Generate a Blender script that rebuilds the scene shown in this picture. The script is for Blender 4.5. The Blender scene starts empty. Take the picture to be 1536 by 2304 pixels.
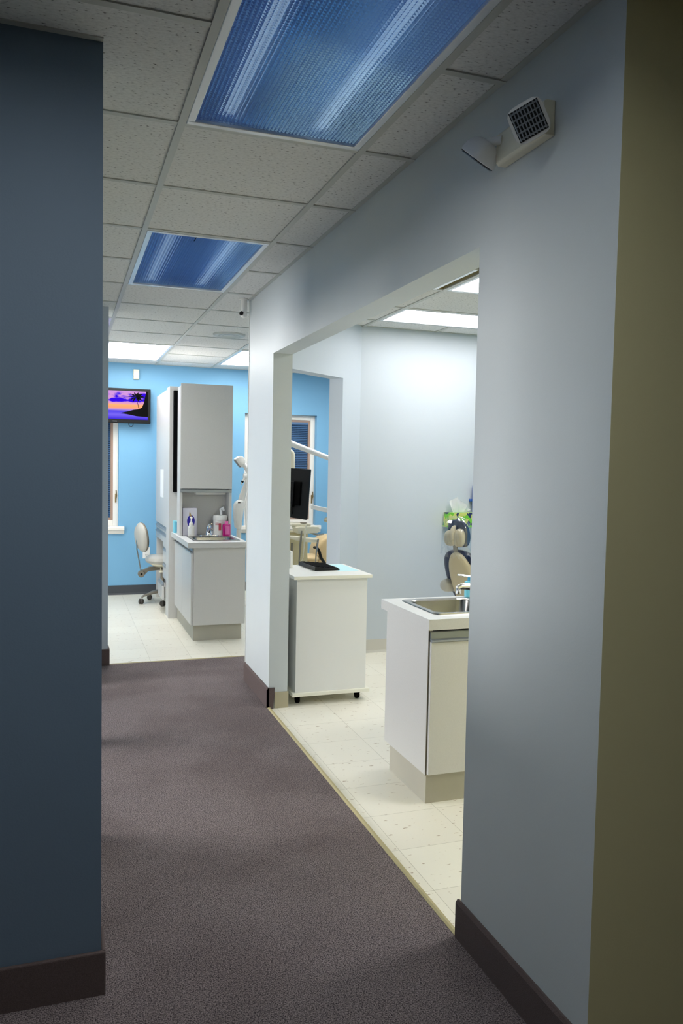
import bpy, bmesh, math, random
from mathutils import Vector, Matrix, Euler
random.seed(7)
scn = bpy.context.scene
COL = scn.collection
PI = math.pi

# ------------------------------------------------------------------ materials
def lin(c):
    return tuple(((v/255)/12.92 if v/255 <= .04045 else ((v/255+.055)/1.055)**2.4) for v in c)

def mat(name, rgb, rough=.5, metal=0.0, spec=.5, noise=None, bump=None, emit=None, srgb=True):
    """noise=(scale, amount) varies the base colour, bump=(scale, strength)"""
    m = bpy.data.materials.new(name); m.use_nodes = True
    nt = m.node_tree; b = nt.nodes['Principled BSDF']
    c = lin(rgb) if srgb else rgb
    b.inputs['Base Color'].default_value = (*c, 1)
    b.inputs['Roughness'].default_value = rough
    b.inputs['Metallic'].default_value = metal
    b.inputs['Specular IOR Level'].default_value = spec
    tc = nt.nodes.new('ShaderNodeTexCoord')
    if noise:
        n = nt.nodes.new('ShaderNodeTexNoise'); n.inputs['Scale'].default_value = noise[0]; n.inputs['Detail'].default_value = 4
        nt.links.new(tc.outputs['Object'], n.inputs['Vector'])
        r = nt.nodes.new('ShaderNodeMapRange'); r.inputs['From Min'].default_value = .3; r.inputs['From Max'].default_value = .7
        r.inputs['To Min'].default_value = 1-noise[1]; r.inputs['To Max'].default_value = 1+noise[1]
        nt.links.new(n.outputs['Fac'], r.inputs['Value'])
        mx = nt.nodes.new('ShaderNodeMix'); mx.data_type = 'RGBA'; mx.blend_type = 'MULTIPLY'; mx.inputs[0].default_value = 1
        mx.inputs[6].default_value = (*c, 1)
        nt.links.new(r.outputs['Result'], mx.inputs[7]); nt.links.new(mx.outputs[2], b.inputs['Base Color'])
    if bump:
        n2 = nt.nodes.new('ShaderNodeTexNoise'); n2.inputs['Scale'].default_value = bump[0]; n2.inputs['Detail'].default_value = 3
        nt.links.new(tc.outputs['Object'], n2.inputs['Vector'])
        bp = nt.nodes.new('ShaderNodeBump'); bp.inputs['Strength'].default_value = bump[1]; bp.inputs['Distance'].default_value = .004
        nt.links.new(n2.outputs['Fac'], bp.inputs['Height']); nt.links.new(bp.outputs['Normal'], b.inputs['Normal'])
    if emit:
        b.inputs['Emission Color'].default_value = (*emit[0], 1); b.inputs['Emission Strength'].default_value = emit[1]
    return m

def emission(name, col, strength):
    m = bpy.data.materials.new(name); m.use_nodes = True
    nt = m.node_tree; nt.nodes.clear()
    e = nt.nodes.new('ShaderNodeEmission'); e.inputs[0].default_value = (*col, 1); e.inputs[1].default_value = strength
    o = nt.nodes.new('ShaderNodeOutputMaterial'); nt.links.new(e.outputs[0], o.inputs[0])
    return m

def ramp(nt, fac, stops, interp='LINEAR'):
    r = nt.nodes.new('ShaderNodeValToRGB'); cr = r.color_ramp; cr.interpolation = interp
    while len(cr.elements) < len(stops): cr.elements.new(.5)
    for e, (p, c) in zip(cr.elements, stops):
        e.position = p; e.color = (*c, 1)
    nt.links.new(fac, r.inputs[0])
    return r

M = {}
M['wall_grey'] = mat('wall_grey_paint', (201, 207, 208), .42, noise=(3, .015), bump=(180, .06))
M['wall_slate_shade'] = mat('wall_slate_shade_tint', (106, 125, 144), .6, noise=(2, .02), bump=(180, .08))  # darker than the grey paint, holds the wall's backlit dimness in its colour
M['wall_olive'] = mat('wall_olive_paint', (232, 224, 176), .6, noise=(2, .02), bump=(180, .08))
M['wall_pale'] = mat('wall_pale_blue_paint', (190, 199, 208), .6, noise=(2, .01), bump=(180, .05))
M['wall_blue'] = mat('wall_sky_blue_paint', (116, 170, 205), .6, noise=(2, .015), bump=(180, .05))
M['white_gloss'] = mat('white_gloss_paint', (228, 228, 222), .35)
M['laminate'] = mat('grey_laminate', (202, 201, 198), .35, noise=(220, .03))
M['laminate_dark'] = mat('laminate_seam', (96, 88, 72), .6)
M['kick'] = mat('toe_kick_vinyl', (176, 172, 158), .5, noise=(4, .06))
M['counter'] = mat('white_counter_laminate', (226, 227, 226), .25)
M['handle_rail'] = mat('grey_handle_rail', (150, 156, 162), .3, .4)
M['cart'] = mat('white_melamine', (232, 232, 228), .4)
M['cart_edge'] = mat('cream_edge_band', (238, 236, 220), .4)
M['steel'] = mat('brushed_steel', (160, 159, 155), .26, 1.0, noise=(9, .12))
M['chrome'] = mat('chrome', (225, 225, 228), .06, 1.0)
M['black'] = mat('black_plastic', (10, 11, 13), .4, spec=.3)
M['black_matte'] = mat('black_matte', (6, 6, 7), .8, spec=.06)
M['white_plastic'] = mat('white_plastic', (232, 231, 226), .3)
M['cream'] = mat('cream_plastic', (226, 220, 196), .35)
M['cream_dark'] = mat('cream_column', (205, 192, 150), .4)
M['tan'] = mat('tan_upholstery', (206, 180, 134), .5)
M['grey_vinyl'] = mat('grey_vinyl_upholstery', (182, 180, 172), .4)
M['grey_metal'] = mat('taupe_metal', (128, 122, 110), .4, .2)
M['caster'] = mat('caster_rubber', (58, 54, 48), .6)
M['taupe_shell'] = mat('taupe_shell', (190, 178, 148), .3)
M['navy'] = mat('navy_upholstery', (14, 36, 72), .28)
M['base_brown'] = mat('carpet_base_brown', (92, 78, 76), .9, noise=(300, .15), bump=(400, .4))
M['base_dark'] = mat('dark_cove_base', (62, 66, 72), .5)
M['base_light'] = mat('light_cove_base', (196, 194, 186), .5)
M['base_beige'] = mat('beige_cove_base', (178, 170, 142), .5)
M['strip'] = mat('beige_vinyl_strip', (176, 164, 120), .5)
M['tee'] = mat('ceiling_tee_white', (184, 186, 179), .4)
M['frame_white'] = mat('fixture_frame', (222, 226, 230), .25, .3)
M['lamp_on'] = emission('lit_diffuser', (1.0, .985, .96), 13.5)
M['lamp_side'] = emission('lit_diffuser_side', (1.0, .985, .97), 9.6)
M['lamp_side_fill'] = emission('fill_diffuser_side', (1.0, .985, .97), 15.5)
M['frosted'] = emission('fill_glow_pane', (1.0, .985, .97), 19.0)  # glow of the added window pane, no real daylight behind it
M['lamp_hall_fill'] = emission('fill_diffuser_hall', (.95, .985, 1.0), 9.0)
M['tube'] = mat('faint_glow_tube', (220, 230, 245), .3, emit=((.72, .83, 1.0), .42))  # weak glow on switched-off tubes stands in for reflections in the lens
M['housing'] = mat('fixture_housing', (78, 134, 210), .35)
M['pink'] = mat('magenta_bottle', (196, 20, 130), .2)
M['pink_label'] = mat('pink_label', (232, 110, 180), .4)
M['royal'] = mat('royal_blue_print', (36, 24, 160), .4)
M['box_white'] = mat('carton_white', (216, 214, 226), .5)
M['paper'] = mat('white_paper', (240, 241, 242), .7)
M['tissue'] = mat('tissue_paper', (248, 249, 250), .9)
M['paper_blue'] = mat('pale_blue_sheet', (190, 232, 240), .6)
M['aqua'] = mat('aqua_box', (120, 205, 225), .4)
M['aqua_dark'] = mat('aqua_dark', (50, 150, 190), .4)
M['blue_edge'] = mat('blue_plastic', (24, 84, 170), .35)
M['win_frame'] = mat('window_frame_white', (232, 228, 220), .4)
M['win_sash'] = mat('window_sash_taupe', (160, 134, 118), .5)
M['slat'] = mat('blind_slat', (74, 108, 146), .4)
M['brass'] = mat('brass_latch', (150, 128, 86), .35, .7)
M['gold_print'] = mat('gold_print', (170, 142, 90), .5)
M['red_print'] = mat('red_print', (190, 70, 90), .5)
M['shadowbox'] = mat('dark_brown_board', (66, 46, 28), .6)

def carpet_mat():
    m = mat('brown_grey_carpet', (128, 114, 114), .95, spec=.1)
    nt = m.node_tree; b = nt.nodes['Principled BSDF']
    tc = nt.nodes.new('ShaderNodeTexCoord')
    fine = nt.nodes.new('ShaderNodeTexNoise'); fine.inputs['Scale'].default_value = 260; fine.inputs['Detail'].default_value = 3
    big = nt.nodes.new('ShaderNodeTexNoise'); big.inputs['Scale'].default_value = 1.7; big.inputs['Detail'].default_value = 3
    for n in (fine, big): nt.links.new(tc.outputs['Object'], n.inputs['Vector'])
    r1 = ramp(nt, fine.outputs['Fac'], [(.36, lin((58, 52, 55))), (.64, lin((152, 140, 139)))])
    r2 = ramp(nt, big.outputs['Fac'], [(.36, (.78, .76, .76)), (.56, (1, 1, 1))])
    mx = nt.nodes.new('ShaderNodeMix'); mx.data_type = 'RGBA'; mx.blend_type = 'MULTIPLY'; mx.inputs[0].default_value = 1
    nt.links.new(r1.outputs[0], mx.inputs[6]); nt.links.new(r2.outputs[0], mx.inputs[7])
    nt.links.new(mx.outputs[2], b.inputs['Base Color'])
    bp = nt.nodes.new('ShaderNodeBump'); bp.inputs['Strength'].default_value = .6; bp.inputs['Distance'].default_value = .005
    nt.links.new(fine.outputs['Fac'], bp.inputs['Height']); nt.links.new(bp.outputs['Normal'], b.inputs['Normal'])
    return m
M['carpet'] = carpet_mat()

def vinyl_mat():
    m = mat('cream_vinyl_tile', (232, 230, 214), .3, spec=.4)
    nt = m.node_tree; b = nt.nodes['Principled BSDF']
    tc = nt.nodes.new('ShaderNodeTexCoord')
    br = nt.nodes.new('ShaderNodeTexBrick'); br.offset = 0; br.inputs['Scale'].default_value = 1
    br.inputs['Brick Width'].default_value = .305; br.inputs['Row Height'].default_value = .305
    br.inputs['Mortar Size'].default_value = .0009; br.inputs['Mortar Smooth'].default_value = .2
    br.inputs['Color1'].default_value = (*lin((238, 234, 219)), 1); br.inputs['Color2'].default_value = (*lin((233, 228, 213)), 1)
    br.inputs['Mortar'].default_value = (*lin((176, 170, 150)), 1)
    nt.links.new(tc.outputs['Object'], br.inputs['Vector'])
    mp = nt.nodes.new('ShaderNodeMapping'); mp.inputs['Scale'].default_value = (26, 60, 40); mp.inputs['Rotation'].default_value = (0, 0, .5)
    vo = nt.nodes.new('ShaderNodeTexNoise'); vo.inputs['Scale'].default_value = 1.0; vo.inputs['Detail'].default_value = 2
    nt.links.new(tc.outputs['Object'], mp.inputs[0]); nt.links.new(mp.outputs[0], vo.inputs['Vector'])
    r = ramp(nt, vo.outputs['Fac'], [(.0, (.45, .36, .28)), (.29, (.55, .46, .38)), (.33, (1, 1, 1)), (1, (1, 1, 1))])
    mx = nt.nodes.new('ShaderNodeMix'); mx.data_type = 'RGBA'; mx.blend_type = 'MULTIPLY'; mx.inputs[0].default_value = 1
    nt.links.new(br.outputs['Color'], mx.inputs[6]); nt.links.new(r.outputs[0], mx.inputs[7])
    nt.links.new(mx.outputs[2], b.inputs['Base Color'])
    return m
M['vinyl'] = vinyl_mat()

def tile_mat():
    m = mat('fissured_ceiling_tile', (206, 204, 196), .9, spec=.1)
    nt = m.node_tree; b = nt.nodes['Principled BSDF']
    tc = nt.nodes.new('ShaderNodeTexCoord')
    mp = nt.nodes.new('ShaderNodeMapping'); mp.inputs['Scale'].default_value = (70, 130, 90); mp.inputs['Rotation'].default_value = (0, 0, .25)
    n = nt.nodes.new('ShaderNodeTexNoise'); n.inputs['Scale'].default_value = 1.0; n.inputs['Detail'].default_value = 3
    nt.links.new(tc.outputs['Object'], mp.inputs[0]); nt.links.new(mp.outputs[0], n.inputs['Vector'])
    r = ramp(nt, n.outputs['Fac'], [(.28, lin((96, 96, 92))), (.37, lin((212, 212, 209))), (.6, lin((224, 224, 221)))])
    nt.links.new(r.outputs[0], b.inputs['Base Color'])
    bp = nt.nodes.new('ShaderNodeBump'); bp.inputs['Strength'].default_value = .4; bp.inputs['Distance'].default_value = .003
    nt.links.new(n.outputs['Fac'], bp.inputs['Height']); nt.links.new(bp.outputs['Normal'], b.inputs['Normal'])
    return m
M['tile'] = tile_mat()

def lens_mat():
    m = bpy.data.materials.new('prismatic_lens'); m.use_nodes = True
    nt = m.node_tree; nt.nodes.clear()
    g = nt.nodes.new('ShaderNodeBsdfGlossy'); g.inputs['Color'].default_value = (.42, .70, 1, 1); g.inputs['Roughness'].default_value = .15
    t = nt.nodes.new('ShaderNodeBsdfRefraction'); t.inputs['Color'].default_value = (.70, .86, 1, 1); t.inputs['Roughness'].default_value = .32; t.inputs['IOR'].default_value = 1.25
    mx = nt.nodes.new('ShaderNodeMixShader'); mx.inputs[0].default_value = .42
    o = nt.nodes.new('ShaderNodeOutputMaterial')
    nt.links.new(t.outputs[0], mx.inputs[1]); nt.links.new(g.outputs[0], mx.inputs[2]); nt.links.new(mx.outputs[0], o.inputs[0])
    return m
M['lens'] = lens_mat()

def clear_mat(name, tint, gloss, rough=.08):
    m = bpy.data.materials.new(name); m.use_nodes = True
    nt = m.node_tree; nt.nodes.clear()
    g = nt.nodes.new('ShaderNodeBsdfGlossy'); g.inputs['Color'].default_value = (1, 1, 1, 1); g.inputs['Roughness'].default_value = rough
    t = nt.nodes.new('ShaderNodeBsdfTransparent'); t.inputs[0].default_value = (*tint, 1)
    mx = nt.nodes.new('ShaderNodeMixShader'); mx.inputs[0].default_value = gloss
    o = nt.nodes.new('ShaderNodeOutputMaterial')
    nt.links.new(t.outputs[0], mx.inputs[1]); nt.links.new(g.outputs[0], mx.inputs[2]); nt.links.new(mx.outputs[0], o.inputs[0])
    return m
M['glass'] = clear_mat('window_glass', (.9, .95, 1), .06)
M['film'] = clear_mat('clear_plastic_film', (.96, .98, 1), .11, .1)

def screen_mat():
    m = bpy.data.materials.new('sunset_screen'); m.use_nodes = True
    nt = m.node_tree; nt.nodes.clear()
    tc = nt.nodes.new('ShaderNodeTexCoord'); sp = nt.nodes.new('ShaderNodeSeparateXYZ')
    nt.links.new(tc.outputs['Generated'], sp.inputs[0])
    base = ramp(nt, sp.outputs['Z'], [(0, lin((60, 40, 215))), (.16, lin((118, 100, 236))), (.28, lin((80, 66, 226))), (.335, lin((168, 140, 220))),
                                      (.40, lin((250, 160, 120))), (.50, lin((255, 176, 110))), (.58, lin((214, 150, 200))), (1, lin((206, 150, 222)))])
    mp = nt.nodes.new('ShaderNodeMapping'); mp.inputs['Scale'].default_value = (3.6, 1, 3.2); mp.inputs['Location'].default_value = (.35, 0, .3)
    n = nt.nodes.new('ShaderNodeTexNoise'); n.inputs['Scale'].default_value = 1.2; n.inputs['Detail'].default_value = 5
    nt.links.new(tc.outputs['Generated'], mp.inputs[0]); nt.links.new(mp.outputs[0], n.inputs['Vector'])
    hb = ramp(nt, sp.outputs['Z'], [(.52, (0, 0, 0)), (.66, (.62, .62, .62)), (.8, (.52, .52, .52)), (1, (.4, .4, .4))])
    ad = nt.nodes.new('ShaderNodeMath'); ad.operation = 'MULTIPLY_ADD'; ad.inputs[1].default_value = 1
    nt.links.new(n.outputs['Fac'], ad.inputs[0]); nt.links.new(hb.outputs[0], ad.inputs[2])
    th = nt.nodes.new('ShaderNodeMapRange'); th.inputs['From Min'].default_value = .96; th.inputs['From Max'].default_value = 1.06
    nt.links.new(ad.outputs[0], th.inputs['Value'])
    mx = nt.nodes.new('ShaderNodeMix'); mx.data_type = 'RGBA'
    nt.links.new(th.outputs[0], mx.inputs[0]); nt.links.new(base.outputs[0], mx.inputs[6]); mx.inputs[7].default_value = (*lin((52, 12, 226)), 1)
    e = nt.nodes.new('ShaderNodeEmission'); e.inputs[1].default_value = 1.0; nt.links.new(mx.outputs[2], e.inputs[0])
    o = nt.nodes.new('ShaderNodeOutputMaterial'); nt.links.new(e.outputs[0], o.inputs[0])
    return m
M['screen'] = screen_mat()

def tissuebox_mat():
    m = mat('leaf_print_carton', (120, 200, 60), .45)
    nt = m.node_tree; b = nt.nodes['Principled BSDF']
    tc = nt.nodes.new('ShaderNodeTexCoord')
    mp = nt.nodes.new('ShaderNodeMapping'); mp.inputs['Scale'].default_value = (38, 38, 24); mp.inputs['Rotation'].default_value = (0, .5, 0)
    v = nt.nodes.new('ShaderNodeTexVoronoi'); v.inputs['Scale'].default_value = 1.0
    nt.links.new(tc.outputs['Object'], mp.inputs[0]); nt.links.new(mp.outputs[0], v.inputs['Vector'])
    r = ramp(nt, v.outputs['Color'], [(0, lin((24, 40, 90))), (.33, lin((112, 196, 52))), (.62, lin((196, 206, 110))), (.85, lin((140, 214, 70)))], 'CONSTANT')
    nt.links.new(r.outputs[0], b.inputs['Base Color'])
    return m
M['leafprint'] = tissuebox_mat()

# ------------------------------------------------------------------ mesh helpers
def B(): return bmesh.new()

def box(bm, x0, x1, y0, y1, z0, z1, bev=0, mi=0, seg=2, M4=None):
    t = bmesh.new()
    vs = [t.verts.new((x, y, z)) for x in (x0, x1) for y in (y0, y1) for z in (z0, z1)]
    for f in ((0, 1, 3, 2), (4, 6, 7, 5), (0, 4, 5, 1), (2, 3, 7, 6), (0, 2, 6, 4), (1, 5, 7, 3)):
        t.faces.new([vs[i] for i in f])
    if bev: bmesh.ops.bevel(t, geom=t.edges[:], offset=bev, segments=seg, profile=.5, affect='EDGES')
    merge(bm, t, mi, M4)

def merge(bm, t, mi=0, M4=None):
    bmesh.ops.recalc_face_normals(t, faces=t.faces[:])
    for f in t.faces: f.material_index = mi
    if M4 is not None: t.transform(M4)
    me = bpy.data.meshes.new('tmp'); t.to_mesh(me); t.free(); bm.from_mesh(me); bpy.data.meshes.remove(me)

def prism(bm, pts, axis, a0, a1, mi=0, bev=0, M4=None):
    """extrude a 2-D polygon. axis 'x': pts are (y,z); 'y': (x,z); 'z': (x,y)"""
    t = bmesh.new()
    def P(p, a): return {'x': (a, p[0], p[1]), 'y': (p[0], a, p[1]), 'z': (p[0], p[1], a)}[axis]
    lo = [t.verts.new(P(p, a0)) for p in pts]; hi = [t.verts.new(P(p, a1)) for p in pts]
    t.faces.new(lo); t.faces.new(hi[::-1])
    n = len(pts)
    for i in range(n): t.faces.new((lo[i], lo[(i+1) % n], hi[(i+1) % n], hi[i]))
    bmesh.ops.recalc_face_normals(t, faces=t.faces[:])
    if bev: bmesh.ops.bevel(t, geom=t.edges[:], offset=bev, segments=2, profile=.5, affect='EDGES')
    merge(bm, t, mi, M4)

def lathe(bm, prof, cx, cy, seg=32, mi=0, M4=None, sx=1, sy=1):
    """prof: list of (r, z); revolved round z at (cx, cy)"""
    t = bmesh.new(); rings = []
    for r, z in prof:
        if r < 1e-5: rings.append([t.verts.new((cx, cy, z))])
        else: rings.append([t.verts.new((cx+r*sx*math.cos(2*PI*i/seg), cy+r*sy*math.sin(2*PI*i/seg), z)) for i in range(seg)])
    for a, b in zip(rings, rings[1:]):
        for i in range(seg):
            j = (i+1) % seg
            if len(a) == 1 and len(b) == 1: continue
            if len(a) == 1: t.faces.new((a[0], b[i], b[j]))
            elif len(b) == 1: t.faces.new((a[i], b[0], a[j]))
            else: t.faces.new((a[i], b[i], b[j], a[j]))
    if len(rings[0]) > 1: t.faces.new(rings[0])
    if len(rings[-1]) > 1: t.faces.new(rings[-1][::-1])
    merge(bm, t, mi, M4)

def tube(bm, pts, rad, seg=12, mi=0, flat=1.0):
    """swept tube along points; rad a number or a list; flat squeezes the second axis"""
    t = bmesh.new(); pts = [Vector(p) for p in pts]
    if not isinstance(rad, (list, tuple)): rad = [rad]*len(pts)
    rings = []; up = None
    for i, p in enumerate(pts):
        d = (pts[min(i+1, len(pts)-1)]-pts[max(i-1, 0)]).normalized()
        if up is None:
            up = Vector((0, 0, 1)) if abs(d.z) < .9 else Vector((1, 0, 0))
        s = d.cross(up).normalized(); up = s.cross(d).normalized()
        rings.append([t.verts.new(p+s*(rad[i]*math.cos(2*PI*k/seg))+up*(rad[i]*flat*math.sin(2*PI*k/seg))) for k in range(seg)])
    for a, b in zip(rings, rings[1:]):
        for k in range(seg): t.faces.new((a[k], a[(k+1) % seg], b[(k+1) % seg], b[k]))
    t.faces.new(rings[0]); t.faces.new(rings[-1][::-1])
    merge(bm, t, mi)

def arc(c, r, a0, a1, n, plane='xz'):
    out = []
    for i in range(n+1):
        a = a0+(a1-a0)*i/n
        u, v = r*math.cos(a), r*math.sin(a)
        out.append({'xz': (c[0]+u, c[1], c[2]+v), 'yz': (c[0], c[1]+u, c[2]+v), 'xy': (c[0]+u, c[1]+v, c[2])}[plane])
    return out

def root_loc(o):
    v = Vector(o.location)
    while o.parent: o = o.parent; v += Vector(o.location)
    return v

def obj(name, bm, mats, parent=None, smooth=False, label=None, subsurf=0):
    """link a bmesh built in world coordinates as ONE mesh object"""
    if not isinstance(mats, (list, tuple)): mats = [mats]
    if parent is not None: bm.transform(Matrix.Translation(-root_loc(parent)))
    me = bpy.data.meshes.new(name)
    if smooth:
        for f in bm.faces: f.smooth = True
        for e in bm.edges:
            if len(e.link_faces) == 2 and e.calc_face_angle(0) > math.radians(38): e.smooth = False
    bm.to_mesh(me); bm.free()
    for m in mats: me.materials.append(M[m])
    o = bpy.data.objects.new(name, me); COL.objects.link(o)
    if parent is not None: o.parent = parent
    if label: o['label'] = label
    if subsurf:
        s = o.modifiers.new('smooth', 'SUBSURF'); s.levels = s.render_levels = subsurf
    return o

def thing(name, label, cat, loc, group=None):
    o = bpy.data.objects.new(name, None); COL.objects.link(o); o.empty_display_size = .1
    o.location = loc; o['label'] = label; o['category'] = cat
    if group: o['group'] = group
    return o

def tag(o, label, cat, group=None):
    o['label'] = label; o['category'] = cat
    if group: o['group'] = group
    return o

def struct(name, bm, mats, label=None):
    o = obj(name, bm, mats); o['kind'] = 'structure'
    if label: o['label'] = label
    return o

# ------------------------------------------------------------------ main dimensions (metres; floor z=0, corridor runs along +Y)
H = 2.555            # ceiling
CAMZ = 1.4716
XW, XW2 = 1.168, 1.285        # corridor's right wall
YC = 1.513           # near corner of that wall
YJ, YP2, YP1 = 2.148, 4.620, 5.271   # opening from YJ to YP2, pillar to YP1
ZT = 2.130           # head of the openings
YE = 5.93            # carpet ends
YB = 9.10            # far blue wall
YR = 5.83            # rear wall of the side room
TOP = 2.86
T = .6096
XL0, Y0 = .3555, 2.642   # ceiling grid origin

# ------------------------------------------------------------------ floors
bm = B(); box(bm, -3.2, 5.0, -2.7, 9.25, -.12, 0); struct('floor', bm, 'vinyl', 'cream speckled vinyl tile floor of the treatment rooms')
bm = B(); box(bm, -3.0, XW, -2.5, YE, .0005, .008); box(bm, XW, 1.75, YP1, YE, .0005, .008); box(bm, XW, 4.8, -2.5, YC, .0005, .008)
struct('floor_carpet', bm, 'carpet', 'worn brown grey carpet of the corridor')
bm = B(); prism(bm, [(XW-.010, .0), (XW-.010, .009), (XW-.002, .013), (XW+.008, .012), (XW+.012, .0)], 'y', YJ, YP2)
struct('trim_1', bm, 'strip', 'beige edging strip between carpet and vinyl floor')
bm = B(); prism(bm, [(YE-.008, .0), (YE-.008, .009), (YE+.006, .011), (YE+.014, .0)], 'x', .305, 1.75)
struct('trim_2', bm, 'strip', 'thin edging strip at the far end of the carpet')

# ------------------------------------------------------------------ walls
bm = B()
box(bm, XW, XW2, YC, YJ, 0, H); box(bm, XW, XW2, YP2, YP1, 0, H); box(bm, XW, XW2, YJ, YP2, ZT, H)
bm.faces.ensure_lookup_table()
for f in bm.faces:
    if f.normal.y < -.9 and f.calc_center_median().y < YC+.01: f.material_index = 1
struct('wall_right', bm, ['wall_grey', 'wall_olive'], 'grey corridor wall with a wide opening to the side room')
bm = B(); box(bm, XW2, 4.8, YC, YC+.12, 0, H); struct('wall_right_front', bm, 'wall_olive', 'shadowed olive wall at the right edge')
bm = B(); box(bm, -3.0, .097, 2.216, 2.336, 0, H); struct('wall_left', bm, 'wall_slate_shade', 'left foreground wall, its dimness put into a slate blue colour')
bm = B(); box(bm, -1.3, .0, 5.62, 5.90, 0, H); struct('wall_left_far', bm, 'wall_blue')
bm = B(); box(bm, -1.3, .300, 5.90, 6.02, 0, H); struct('wall_left_end', bm, 'wall_pale', 'narrow grey wall end where the carpet stops')
bm = B()
box(bm, .0, .10, 2.336, 2.45, 0, H); box(bm, .0, .10, 2.45, 3.05, 0, 1.05); box(bm, .0, .10, 2.45, 3.05, 1.96, H)
box(bm, .0, .10, 3.05, 3.20, 0, H); box(bm, .0, .10, 3.20, 4.20, 1.93, H); box(bm, .0, .10, 4.20, 4.32, 0, H); box(bm, .0, .10, 4.32, 5.36, ZT+.06, H); box(bm, .0, .10, 5.36, 5.62, 0, H)
struct('wall_left_baffle', bm, 'wall_grey')  # unseen wall, openings shaped to cut and steer the added window's light
W3 = (3.75, 5.45, .75, 2.15)  # added emissive window, never in view, lights the pillar and right wall
bm = B(); x = -2.995
box(bm, x, x+.03, W3[0]-.06, W3[0], W3[2]-.06, W3[3]+.06); box(bm, x, x+.03, W3[1], W3[1]+.06, W3[2]-.06, W3[3]+.06)
box(bm, x, x+.03, W3[0], W3[1], W3[2]-.06, W3[2]); box(bm, x, x+.03, W3[0], W3[1], W3[3], W3[3]+.06); box(bm, x, x+.025, (W3[0]+W3[1])/2-.02, (W3[0]+W3[1])/2+.02, W3[2], W3[3])
w3 = struct('window_3', bm, 'win_frame', 'added glowing window on the left, unseen, lighting the pillar and corridor')
bm = B(); box(bm, x+.004, x+.012, W3[0], W3[1], W3[2], W3[3]); obj('pane', bm, 'frosted', w3)
# side room: diagonal wall with a doorway, rear wall, far side
A = Vector((1.285, 5.164)); Bp = Vector((1.974, 5.682)); Cc = Vector((2.171, 5.83))
dv = (Bp-A).normalized(); nv = Vector((-dv.y, dv.x)); th = .122
def dprism(bm, s0, s1, z0, z1):
    p = [A+dv*s0, A+dv*s1, A+dv*s1+nv*th, A+dv*s0+nv*th]
    prism(bm, [(q.x, q.y) for q in p], 'z', z0, z1)
LB = (Bp-A).length; LC = (Cc-A).length
bm = B(); dprism(bm, 0, .03, 0, H); dprism(bm, .03, LB, ZT, H)
p = [Bp, Cc+Vector((-.06, 0)), Vector((2.05, YR+.12)), Bp+nv*th]
p = [Bp, Vector((2.171-.0, YR)), Vector((2.171, YR+.12)), Vector((2.02, YR+.12)), Bp+nv*th]
prism(bm, [(q.x, q.y) for q in p], 'z', 0, H)
struct('wall_diagonal', bm, 'wall_pale', 'pale angled wall with an open doorway')
bm = B(); box(bm, 2.171, 4.8, YR, YR+.12, 0, H)
struct('wall_back', bm, 'wall_pale', 'pale blue grey rear wall of the side room')
# outer shell
W1 = (-.30, .571, .75, 2.065)      # window 1 hole x0,x1,z0,z1
W2 = (1.974, 2.843, .75, 2.065)
bm = B()
xs = [-3.0, W1[0], W1[1], W2[0], W2[1], 4.8]
for i, (a, b) in enumerate(zip(xs, xs[1:])):
    if i in (1, 3): box(bm, a, b, YB, YB+.16, 0, W1[2]); box(bm, a, b, YB, YB+.16, W1[3], TOP)
    else: box(bm, a, b, YB, YB+.16, 0, TOP)
struct('wall_far', bm, 'wall_blue', 'sky blue far wall with two windows')
bm = B(); box(bm, -3.14, -3.0, -2.5, YB+.16, 0, TOP); struct('wall_far_left', bm, 'wall_blue')
bm = B(); box(bm, 4.8, 4.94, -2.5, YB+.16, 0, TOP); struct('wall_far_right', bm, 'wall_blue')
bm = B(); box(bm, -3.14, 4.94, -2.64, -2.5, 0, TOP); struct('wall_front', bm, 'wall_olive')

# baseboards
bm = B()
prism(bm, [(XW, 0), (XW, .128), (XW-.006, .128), (XW-.012, .118), (XW-.012, 0)], 'y', YC, YJ+.012)
struct('baseboard_right', bm, 'base_brown', 'brown carpet base along the right wall')
bm = B()
prism(bm, [(XW, 0), (XW, .128), (XW-.006, .128), (XW-.012, .118), (XW-.012, 0)], 'y', YP2-.012, YP1)
prism(bm, [(XW-.012, 0), (XW-.012, .128), (XW+.036, .128), (XW+.028, 0)], 'y', YP2-.012, YP2-.0005)
struct('baseboard_pillar', bm, 'base_brown', 'brown carpet base wrapped round the pillar corner')
bm = B(); box(bm, XW+.036, XW2+.006, YP2-.006, YP2-.0005, 0, .10, .001); struct('baseboard_jamb', bm, 'base_beige', 'beige vinyl base on the opening jamb')
bm = B(); box(bm, -3.0, .109, 2.202, 2.2155, 0, .13, .004); box(bm, .0975, .109, 2.204, 2.336, 0, .13, .004)
struct('baseboard_left', bm, 'base_brown', 'dark brown carpet base under the slate wall')
bm = B(); box(bm, -.9, .312, 5.888, 5.8995, 0, .128, .004); box(bm, .3005, .312, 5.892, 6.02, 0, .128, .004)
struct('baseboard_left_end', bm, 'base_brown', 'brown carpet base on the far wall end')
bm = B(); prism(bm, [(YB, 0), (YB, .105), (YB-.006, .105), (YB-.008, .02), (YB-.016, 0)], 'x', -3.0, 4.8)
struct('baseboard_far', bm, 'base_dark', 'dark grey cove base below the blue wall')
bm = B(); prism(bm, [(YR, 0), (YR, .105), (YR-.005, .105), (YR-.007, .02), (YR-.016, 0)], 'x', 2.171, 4.8)
struct('baseboard_back', bm, 'base_light', 'light grey cove base of the side room')

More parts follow.
